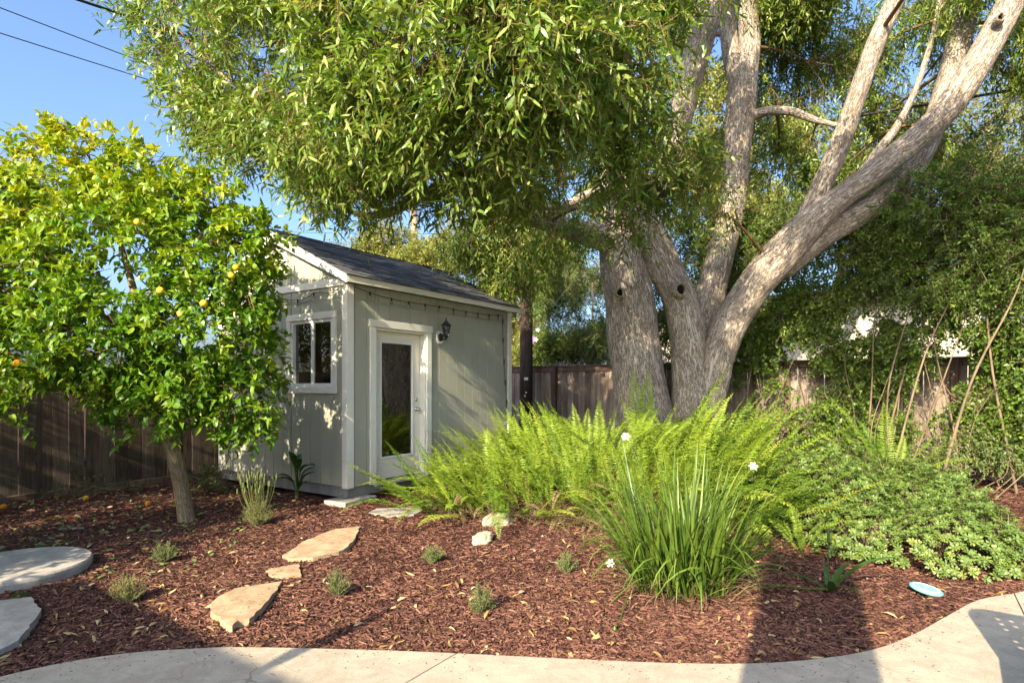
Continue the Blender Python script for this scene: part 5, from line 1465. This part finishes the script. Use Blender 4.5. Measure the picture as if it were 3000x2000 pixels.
bush('evergreen_hedge', 'tall dark evergreen hedge plant filling the upper right behind the limbs', 'hedge',
     [hb(1860, 520, .8, .8, .6), hb(1980, 560, .8, .75, .6), hb(2080, 500, .9, .7, .5), hb(2190, 470, 1.0, .8, .55), hb(2300, 430, 1.0, .7, .6), hb(2350, 560, 1.0, .8, .7), hb(2230, 600, 1.0, .8, .6), hb(2100, 620, .8, .6, .40), hb(2010, 630, .8, .6, .40), hb(2200, 660, .9, .55, .36), hb(1760, 580, .7, .6, .5), hb(2300, 700, .9, .6, .5), hb(2460, 560, 1.0, .9, 1.0)],
     4700, 16, .070, .030, 'darkleaf', droop=.15, twig=.34, gap=.3, stem_n=10, r=.02)
bush('climbing_vine', 'tangled green vine hanging over the fence between trunk and hedge', 'vine',
     [hb(1720, 640, .6, .5, .5), hb(1740, 780, .5, .45, .45), hb(1830, 720, .6, .5, .5), hb(1930, 680, .6, .5, .45), hb(1900, 800, .5, .42, .3), hb(2010, 760, .5, .45, .35), hb(1810, 880, .4, .36, .35, .7), hb(1920, 930, .4, .4, .22, .6), hb(2030, 860, .4, .36, .2, .7), hb(1760, 980, .5, .45, .3, .6), hb(2050, 970, .5, .4, .25, .6), hb(1860, 960, .5, .5, .25, .4), hb(1960, 880, .45, .5, .3, .4), hb(1950, 1010, .5, .5, .2, .5), hb(2090, 800, .6, .4, .35, .5), hb(1680, 560, .7, .5, .5)],
     2700, 12, .070, .046, 'hedge', droop=.3, twig=.28, gap=.5, stem_n=22, r=.007)
bush('climbing_vine', 'bright yellow-green vine cascading down the fence toward the right edge', 'vine',
     [hb(2150, 760, .7, .45, .35, .8), hb(2230, 840, .7, .42, .4), hb(2310, 780, .8, .42, .4), hb(2330, 900, .8, .42, .4), hb(2200, 920, .6, .36, .3), hb(2120, 860, .5, .4, .25, .6), hb(2260, 990, .7, .4, .3), hb(2360, 1000, .8, .4, .35), hb(2170, 680, .7, .4, .3, .7), hb(2400, 860, .9, .5, .6), hb(2140, 950, .6, .4, .25, .4), hb(2080, 1010, .6, .36, .2, .5), hb(2270, 900, .8, .4, .4)],
     1750, 12, .072, .050, 'hedgelime', droop=.35, twig=.28, gap=.5, stem_n=20, r=.007)
bush('low_shrub', 'blue-green leafy shrub at the foot of the fence behind the separate fern', 'shrub',
     [hb(2130, 1040, .9, .32, .2), hb(2220, 1010, .9, .36, .25), hb(2180, 1075, 1.2, .3, .12, .6), hb(2290, 1040, .9, .3, .2, .7)], 420, 13, .05, .026, 'herb', droop=.2, twig=.24, gap=.35, stem_n=8, r=.007)
bush('rear_hedge', 'dense dark hedge plant filling the gap behind the forked trunks', 'hedge',
     [hb(1470, 640, .9, .7, .7), hb(1560, 560, .9, .8, .7), hb(1640, 640, .8, .7, .7), hb(1560, 740, .8, .7, .6), hb(1700, 700, .7, .6, .6), hb(1480, 800, .7, .6, .5), hb(1620, 850, .7, .6, .5), hb(1530, 900, .7, .6, .4), hb(1420, 740, 1.0, .5, .5), hb(1640, 500, .9, .6, .5)],
     2600, 15, .065, .030, 'darkleaf', droop=.2, twig=.34, gap=.25, stem_n=6, r=.014)
# long bare canes leaning across the fence
for k, (x0_, y0_, x1_, y1_, x2_, y2_, r, lab) in enumerate((
        (2015, 1060, 2065, 900, 2105, 760, .02, 'upright pale bare stem in front of the fence boards'),
        (2030, 1070, 2060, 960, 2070, 830, .013, 'thinner bare stem close beside the upright pale stem'),
        (2110, 1060, 2230, 930, 2330, 800, .012, 'bare cane leaning across the fence toward the right edge'),
        (1640, 980, 1760, 960, 1890, 940, .006, 'long thin cane arching low over the ferns before the fence'),
        (1790, 1030, 1745, 900, 1720, 760, .008, 'thin upright cane right of the big tree trunk'),
        (2010, 620, 2030, 500, 2010, 420, .012, 'thin dark bare stem high in the evergreen hedge'),
        (2300, 1090, 2220, 960, 2150, 860, .010, 'bare cane crossing the other way near the right edge'))):
    f_ = lambda x, y, o: at(x, y, fence_Y(x) - o)
    p0 = f_(x0_, y0_, .8); p0.z = 0 if y0_ > 900 else p0.z
    S = spline([tuple(p0), tuple(f_(x1_, y1_, .75)), tuple(f_(x2_, y2_, .6))], 10)
    o = MB().tube(S, np.linspace(r, r * .5, len(S)), 7).build('bare_cane', M['drytwig'], smooth=True)
    tag(o, lab, 'cane', 'bare canes before the fence')

# ------------------------------------------------------------------ trees and houses beyond the fence
def tb2(x, y, Y, r, rz=None, w=1.0): return blob(x, y, Y, r, rz, None, w)
def trunk_to(x, y, Y, x0=None, r=.09):
    p1 = at(x, y, Y); p0 = at(x0 if x0 is not None else x, y, Y)
    return [(p0.x, p0.y, -.1, r), (p0.x, p0.y + .05, p1.z * .4, r * .8), (p1.x, p1.y, p1.z, r * .5)]
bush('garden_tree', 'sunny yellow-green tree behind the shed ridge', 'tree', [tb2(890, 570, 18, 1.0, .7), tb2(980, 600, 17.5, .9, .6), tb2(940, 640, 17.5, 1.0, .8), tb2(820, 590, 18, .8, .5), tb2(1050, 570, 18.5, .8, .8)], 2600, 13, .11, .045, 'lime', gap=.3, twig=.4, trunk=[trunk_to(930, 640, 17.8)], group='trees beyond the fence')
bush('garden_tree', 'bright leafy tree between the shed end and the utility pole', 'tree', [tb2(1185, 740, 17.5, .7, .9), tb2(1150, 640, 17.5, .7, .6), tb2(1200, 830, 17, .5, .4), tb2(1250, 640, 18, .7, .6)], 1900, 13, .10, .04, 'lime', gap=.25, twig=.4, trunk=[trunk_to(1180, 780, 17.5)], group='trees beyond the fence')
bush('leafy_shrub', 'dark green shrub with flowering climber right of the utility pole', 'shrub', [tb2(1250, 800, 15.2, .5, .4), tb2(1260, 720, 15.3, .5, .45), tb2(1300, 790, 15.2, .5, .35), tb2(1245, 640, 15.4, .4, .4, .8), tb2(1310, 690, 15.6, .5, .45, .8), tb2(1340, 800, 15.4, .5, .4), tb2(1390, 760, 15.4, .5, .5), tb2(1290, 590, 16, .6, .5)], 2300, 13, .07, .034, 'hedge', gap=.2, twig=.3, stem_n=6, r=.012)
bush('young_tree', 'slim tree with narrow blue-green leaves beyond the back fence', 'tree', [tb2(1340, 760, 15.2, .45, .5, .9), tb2(1330, 650, 15.4, .45, .5, .7), tb2(1385, 790, 15.0, .5, .4), tb2(1380, 640, 15.4, .4, .45, .7), tb2(1310, 610, 15.6, .4, .35, .6)], 1500, 13, .085, .022, 'herb', droop=.5, gap=.4, twig=.35, trunk=[trunk_to(1361, 650, 15.2, 1362, .045)])
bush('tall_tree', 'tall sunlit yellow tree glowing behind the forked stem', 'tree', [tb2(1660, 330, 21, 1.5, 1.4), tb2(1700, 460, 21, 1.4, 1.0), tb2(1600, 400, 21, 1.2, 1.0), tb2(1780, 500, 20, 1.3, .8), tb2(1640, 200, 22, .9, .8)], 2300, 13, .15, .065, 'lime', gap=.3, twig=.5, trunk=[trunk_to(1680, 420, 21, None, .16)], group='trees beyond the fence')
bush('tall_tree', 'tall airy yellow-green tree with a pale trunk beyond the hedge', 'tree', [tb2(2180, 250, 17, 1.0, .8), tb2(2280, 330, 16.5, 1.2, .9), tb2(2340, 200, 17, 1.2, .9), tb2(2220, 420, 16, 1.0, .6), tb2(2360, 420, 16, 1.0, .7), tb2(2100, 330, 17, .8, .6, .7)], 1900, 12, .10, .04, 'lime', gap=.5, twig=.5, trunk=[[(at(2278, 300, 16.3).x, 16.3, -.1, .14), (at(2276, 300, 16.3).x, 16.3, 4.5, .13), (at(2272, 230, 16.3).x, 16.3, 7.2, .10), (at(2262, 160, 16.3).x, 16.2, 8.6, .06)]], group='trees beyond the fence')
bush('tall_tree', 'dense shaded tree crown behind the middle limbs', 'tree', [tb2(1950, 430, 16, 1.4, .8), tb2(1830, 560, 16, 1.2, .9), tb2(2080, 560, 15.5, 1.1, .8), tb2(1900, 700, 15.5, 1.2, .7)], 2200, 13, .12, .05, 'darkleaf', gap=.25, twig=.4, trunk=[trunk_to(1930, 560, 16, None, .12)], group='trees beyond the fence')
# climber flowers beside the pole
fp = at(1318, 720, 14.9) 
fp = at(1331, 985 / 1.0, 14.9) if False else at(1565 / K, 980 / K, 14.6)
cf = thing('climber_flowers', 'cluster of pale violet climber blooms right of the utility pole', 'flowers', fp)
for k in range(6):
    m_ = MB()
    for j in range(5):
        a_ = j * 1.2566; m_.add([(0, 0, 0), (.045 * math.cos(a_ - .4), -.01, .045 * math.sin(a_ - .4)), (.065 * math.cos(a_), -.02, .065 * math.sin(a_)), (.045 * math.cos(a_ + .4), -.01, .045 * math.sin(a_ + .4))], [(0, 1, 2, 3)])
    m_.build('flower', M['petal'] if k in (1, 3, 4) else M['petalmark'], cf, loc=(random.uniform(-.12, .12), random.uniform(-.1, .05), random.uniform(-.18, .14)), rot=(random.uniform(-.5, .5), 0, random.uniform(-.5, .5)))
# palm with hanging dry fronds far behind the shed
pp = at(950, 470, 26)
palm = thing('palm_tree', 'far palm with thin hanging dry fronds above the shed roof', 'palm tree', (pp.x, pp.y, 0))
v, f, (G, ring, R) = tube_geo([(0, 0, -.1), (.05, 0, pp.z * .5), (0, 0, pp.z + .2)], [.2, .17, .16], 10)
link('trunk', np_mesh('trunk', v, f, M['barkbg'], vec=G, smooth=True), palm)
PF = frond_mesh('frond', 2.6, .6, 2.7, .42, 40, M['ferndry'])[0]
PG = frond_mesh('frond', 2.4, .3, 2.0, .42, 40, M['darkleaf'])[0]
for k in range(22):
    o = link('frond', PF if k % 2 else PG, palm, (0, 0, pp.z), (0, random.uniform(-.2, .5), k * 2.4), random.uniform(.8, 1.1))
# pale neighbouring houses that glimmer through the leaves
def house(name, label, ctr, ang, w, d, hgt):
    t = thing(name, label, 'house', ctr, ang)
    MB().box(-w / 2, w / 2, -d / 2, d / 2, -.1, hgt).build('wall', M['stucco'], t)
    r_ = MB(); o_ = .5
    r_.add([(-w / 2 - o_, -d / 2 - o_, hgt), (w / 2 + o_, -d / 2 - o_, hgt), (w / 2 + o_, d / 2 + o_, hgt), (-w / 2 - o_, d / 2 + o_, hgt), (-w / 2 + 1.5, 0, hgt + .7), (w / 2 - 1.5, 0, hgt + .7)],
           [(0, 1, 5, 4), (1, 2, 5), (2, 3, 4, 5), (3, 0, 4), (3, 2, 1, 0)])
    r_.build('roof', M['tile'], t)
    for x in (-w * .28, w * .22):
        wdw = MB().box(x - .6, x + .6, -d / 2 - .03, -d / 2 - .001, 1.0, 2.1).build('window', M['vinyl'], t)
        MB().box(x - .53, x - .03, -d / 2 - .036, -d / 2 - .031, 1.07, 2.03).build('pane', M['glass'], wdw)
        MB().box(x + .03, x + .53, -d / 2 - .036, -d / 2 - .031, 1.07, 2.03).build('pane', M['glass'], wdw)
house('neighbour_house', 'pale stucco house glimpsed through the vines over the right fence', (8.6, 17.2, 0), math.atan2(-.562, .827), 7.5, 5, 3.5)
house('neighbour_house', 'pale stucco house glimpsed through leaves between pole and trunk', (-1.6, 23.5, 0), math.atan2(-.562, .827), 7.0, 5, 3.2)

# ------------------------------------------------------------------ what stands behind the camera and throws shade into the picture
tanE = math.tan(SUN_EL); hx, hy = math.sin(SUN_AZ), math.cos(SUN_AZ)
def caster(sx, sy, hgt):           # foot of something of that height whose top shades (sx, sy)
    L = hgt / tanE
    return Vector((sx - hx * L, sy - hy * L, hgt))
own = thing('own_house', 'house beside the patio whose roof edge shades the lower corner', 'house', (-6, -4, 0))
own['kind'] = 'structure'
HE = 2.9
c0 = caster(-3.24, 4.52, HE); e1 = Vector((.814, -.581, 0)); e2 = Vector((-.87, -.49, 0))
off = own.location
a_ = c0 + e1 * 9.5; b_ = c0 + e2 * 6
poly = [c0, a_, a_ + Vector((-.5, -.85, 0)) * 5, b_ + Vector((.1, -.99, 0)) * 6, b_]
MB().prism([(p.x - off.x, p.y - off.y, HE - .16) for p in poly], (0, 0, .16)).build('roof', M['tile'], own)
cen = sum(poly, Vector()) / len(poly)
poly2 = [cen + (p - cen) * .86 for p in poly]
MB().prism([(p.x - off.x, p.y - off.y, -.05) for p in poly2], (0, 0, HE - .1)).build('wall', M['stucco'], own)
bush('citrus_shrub', 'leafy citrus shrub beyond the left picture edge shading the orange tree foot', 'shrub', [(-5.3, 3.1, 1.5, 1.0, 1.0, 1.0), (-5.2, 3.3, 2.3, .7, .7, .6), (-5.5, 3.0, .8, 1.0, 1.0, .6), (-5.0, 3.9, 1.1, .7, .7, .6), (-5.9, 4.2, 1.4, .8, .8, .8), (-7.0, 4.9, 1.5, .7, .9, 1.0), (-7.1, 4.6, 2.5, .8, .8, .8), (-6.8, 5.6, .8, .5, .6, .6)], 1900, 12, .1, .05, 'citrus', gap=.2, twig=.3, trunk=[[(-5.3, 3.1, -.05, .07), (-5.32, 3.12, .7, .06), (-5.3, 3.1, 1.6, .04)]])  # unseen shrub, extended with added clumps to shade the side fence
bush('side_tree', 'tree beyond the side fence mirrored in the shed window', 'tree', [(-10.5, 6.5, 3.0, 1.6, 1.6, 1.6), (-10.8, 8.6, 3.4, 1.6, 1.6, 1.5), (-10.6, 7.5, 4.8, 1.5, 1.8, 1.2), (-11, 5, 3.4, 1.4, 1.4, 1.4)], 2000, 12, .13, .055, 'lime', gap=.3, twig=.5, trunk=[[(-10.7, 7.3, -.1, .16), (-10.7, 7.4, 2, .14), (-10.6, 7.4, 4.2, .08)]])
pc = caster(2.5, 4.98, 3.45)  # unseen caster; its column form is made up to fit the broad shadow
pil = MB().box(-.27, .27, -.27, .27, -.05, 3.45).build('shadow_column', M['stucco'], None, bevel=.02, loc=(pc.x, pc.y, 0), rot=(0, 0, -SUN_AZ + .2))
tag(pil, 'unseen column of assumed form that throws the broad shadow on the mulch', 'column')
tc_ = caster(-.813, 3.93, 2.25)
tor = thing('garden_torch', 'slim garden torch that throws the thin dark line across the patio', 'torch', (tc_.x, tc_.y, 0))
MB().tube([(-.12, -.02, -.05), (-.05, 0, 1.2), (0, 0, 1.75)], .014, 8).build('pole', M['black'], tor)
MB().lathe([(.02, 1.72), (.045, 1.80), (.05, 2.05), (.03, 2.15), (.012, 2.25)], 12).build('head', M['black'], tor)
# perforated garden chair just out of the picture
ch = caster(2.98, 3.95, .92)
chair = thing('garden_chair', 'perforated metal garden chair on the patio near the curved edge', 'chair', (ch.x, ch.y, PATIO_Z), math.atan2(-.6, .8))
bm = bmesh.new()
nx_, nz_ = 17, 19; CW, CHh = .56, .46
def cpt(u, w_):
    x = u * CW; z = .43 + w_ * CHh
    cut = .12
    if w_ > .75:
        k = (w_ - .75) / .25; inset = (1 - math.sqrt(max(0, 1 - k * k))) * .20
        x = inset * CW + u * CW * (1 - 2 * inset)
    return (x, 0, z)
grid = [[bm.verts.new(cpt(i / nx_, j / nz_)) for j in range(nz_ + 1)] for i in range(nx_ + 1)]
for i in range(nx_):
    for j in range(nz_):
        if i in (4, 6, 8, 10, 12) and j in (5, 7, 9, 11, 13, 15) and (i + j) % 2 == 1 and (i * 7 + j * 3) % 5:
            q = [grid[i][j].co, grid[i + 1][j].co, grid[i + 1][j + 1].co, grid[i][j + 1].co]; cc = sum(q, Vector()) / 4
            inn = [bm.verts.new(cc + (p - cc) * .62) for p in q]; outv = [grid[i][j], grid[i + 1][j], grid[i + 1][j + 1], grid[i][j + 1]]
            for k in range(4): bm.faces.new((outv[k], outv[(k + 1) % 4], inn[(k + 1) % 4], inn[k]))
        else:
            bm.faces.new((grid[i][j], grid[i + 1][j], grid[i + 1][j + 1], grid[i][j + 1]))
bmesh.ops.solidify(bm, geom=bm.faces[:], thickness=.006)
me = bpy.data.meshes.new('backrest'); bm.to_mesh(me); bm.free(); me.materials.append(M['chairmetal'])
link('backrest', me, chair)
MB().box(0, CW, -.5, .0, .42, .445).build('seat', M['chairmetal'], chair, bevel=.008)
for x, y in ((.03, -.03), (CW - .03, -.03), (.03, -.47), (CW - .03, -.47)):
    MB().tube([(x, y, 0), (x, y, .42)], .014, 8).build('leg', M['chairmetal'], chair)

# ------------------------------------------------------------------ mulch chips and fallen leaves
def bed_points(n, dmin, dmax, power=1.0):
    u = rng.random(n)
    d = dmin * (dmax / dmin) ** u
    x = rng.uniform(-.93, .93, n) * d
    ok = ~in_poly(x, d, patio_xy)
    q = np.stack([x - SHED_C.x, d - SHED_C.y], -1)
    ls = q @ np.array([SV.x, SV.y]); lt = q @ np.array([SU.x, SU.y])
    ok &= ~((ls > -.02) & (ls < SH_L) & (lt > -.02) & (lt < SH_W))
    ok &= ((x + 6.39) * LF[1] - (d - 7.4) * LF[0]) > .03
    for kpoly in keepout: ok &= ~in_poly(x, d, kpoly)
    return x[ok], d[ok]
def chips(n, dmin, dmax, Lr, Wr):
    x, y = bed_points(n, dmin, dmax); n = len(x)
    z = ground_z(x, y) + rng.uniform(.0, .012, n)
    a = rng.uniform(0, 6.283, n); ti = rng.normal(size=n) * .22
    D = np.stack([np.cos(a) * np.cos(ti), np.sin(a) * np.cos(ti), np.sin(ti)], -1)
    ro = rng.normal(size=n) * .35
    S0 = np.stack([-np.sin(a), np.cos(a), np.zeros(n)], -1)
    Up = np.cross(D, S0)
    S = S0 * np.cos(ro)[:, None] + Up * np.sin(ro)[:, None]; Nn = np.cross(D, S)
    big_ = rng.choice([.4, .7, 1, 1.3, 2.0], n, p=[.22, .28, .3, .16, .04]); L = rng.uniform(*Lr, n) * big_; W = rng.uniform(*Wr, n) * big_ ** .5
    C = np.stack([x, y, z], -1)
    h = W * .45
    tpl = [(-.5, -.5, 0), (-.46, .5, 0), (.5, .42, 0), (.44, -.5, 0), (-.40, rng, 1), (.42, rng, 1)]
    V = []
    for k, (l, s, hh) in enumerate(tpl):
        ss = rng.uniform(-.3, .3, n) if hh else s * rng.uniform(.7, 1.1, n)
        V.append(C + D * (L * l * rng.uniform(.85, 1.1, n))[:, None] + S * (W * ss)[:, None] + Nn * (h * hh)[:, None])
    V = np.stack(V, 1).reshape(-1, 3)
    o = (np.arange(n) * 6)[:, None, None]
    F4 = (np.array([[0, 3, 5, 4], [2, 1, 4, 5]])[None] + o).reshape(-1, 4); F3 = None
    return V, [F4], np.repeat(np.clip(rng.random(n) ** 1.1, 0, 1), 6)
v, f, t_ = join([chips(112000, 2.9, 6.5, (.022, .060), (.005, .013)), chips(36000, 6.3, 11.5, (.03, .07), (.008, .016))])
mul = link('mulch', np_mesh('mulch', v, f, M['mulch'], t_)); tag(mul, 'shredded red-brown bark mulch covering the bed', 'mulch', kind='stuff')
print('chips', len(v) // 6)
def litter(n, dmin, dmax, L, W, mat, name, label, sel=None, lift=.014, green=None):
    x, y = bed_points(n, dmin, dmax)
    if sel is not None:
        k = sel(x, y); x, y = x[k], y[k]
    n = len(x); a = rng.uniform(0, 6.283, n)
    P = np.stack([x, y, ground_z(x, y) + rng.uniform(.5, 1.3, n) * lift], -1)
    D = np.stack([np.cos(a), np.sin(a), rng.normal(size=n) * .2], -1)
    Nn = np.stack([rng.normal(size=n) * .4, rng.normal(size=n) * .4, np.ones(n)], -1)
    v, f, t_ = leaves(P, D, Nn, L * rng.uniform(.55, 1.2, n), W * rng.uniform(.6, 1.2, n), 'lance', rng.uniform(-.3, .6, n), .35)
    o = link(name, np_mesh(name, v, f, mat, t_)); tag(o, label, 'leaves', kind='stuff'); return o
litter(1500, 2.95, 9.5, .085, .019, M['litter'], 'fallen_leaves', 'scattered dry yellow-brown leaves on the mulch')
litter(2600, 4.2, 9.5, .075, .03, M['littergreen'], 'fallen_leaves', 'fallen green and yellow leaves under the orange tree', lambda x, y: (x < -2.0 - .1 * y + rng.normal(size=len(x)) * .25) & (y > 4.3 + rng.random(len(x)) * .8) & (x < -2.6))
litter(420, 4.2, 9.5, .07, .024, M['litter'], 'fallen_leaves', 'dry tan leaves under the orange tree', lambda x, y: (x < -2.6) & (y > 4.5))
# crumbs of bark and a few leaves blown onto the stones and the patio edge
n = 420
t_ = rng.random(n); seg_i = rng.integers(0, len(edge_xy) - 2, n)
E = edge_xy[seg_i] * (1 - t_[:, None]) + edge_xy[seg_i + 1] * t_[:, None]
E = E + np.stack([rng.normal(size=n) * .05, -np.abs(rng.normal(size=n)) * .13], -1)
ok = in_poly(E[:, 0], E[:, 1], patio_xy); E = E[ok]
extra = []
for kp in keepout[:3]:
    kp = np.array(kp); c_ = kp.mean(0)
    q = c_ + (kp[rng.integers(0, len(kp), 26)] - c_) * np.sqrt(rng.random(26))[:, None] * .95; extra.append((q, .05))
A = [np.column_stack([E, np.full(len(E), PATIO_Z + .003)])]
for (q, z), zz in zip(extra, (.031, .018, .031)): A.append(np.column_stack([q, np.full(len(q), zz)]))
A = np.vstack(A); a_ = rng.uniform(0, 6.283, len(A)); ln = rng.uniform(.004, .015, len(A))
v, f, t_ = sticks(A, A + np.stack([np.cos(a_) * ln, np.sin(a_) * ln, np.zeros(len(A))], -1), .0016, .001)
tag(link('bark_crumbs', np_mesh('bark_crumbs', v, f, M['mulch'], t_ * .5)), 'loose bark crumbs strewn on the flagstones and patio edge', 'mulch', kind='stuff')
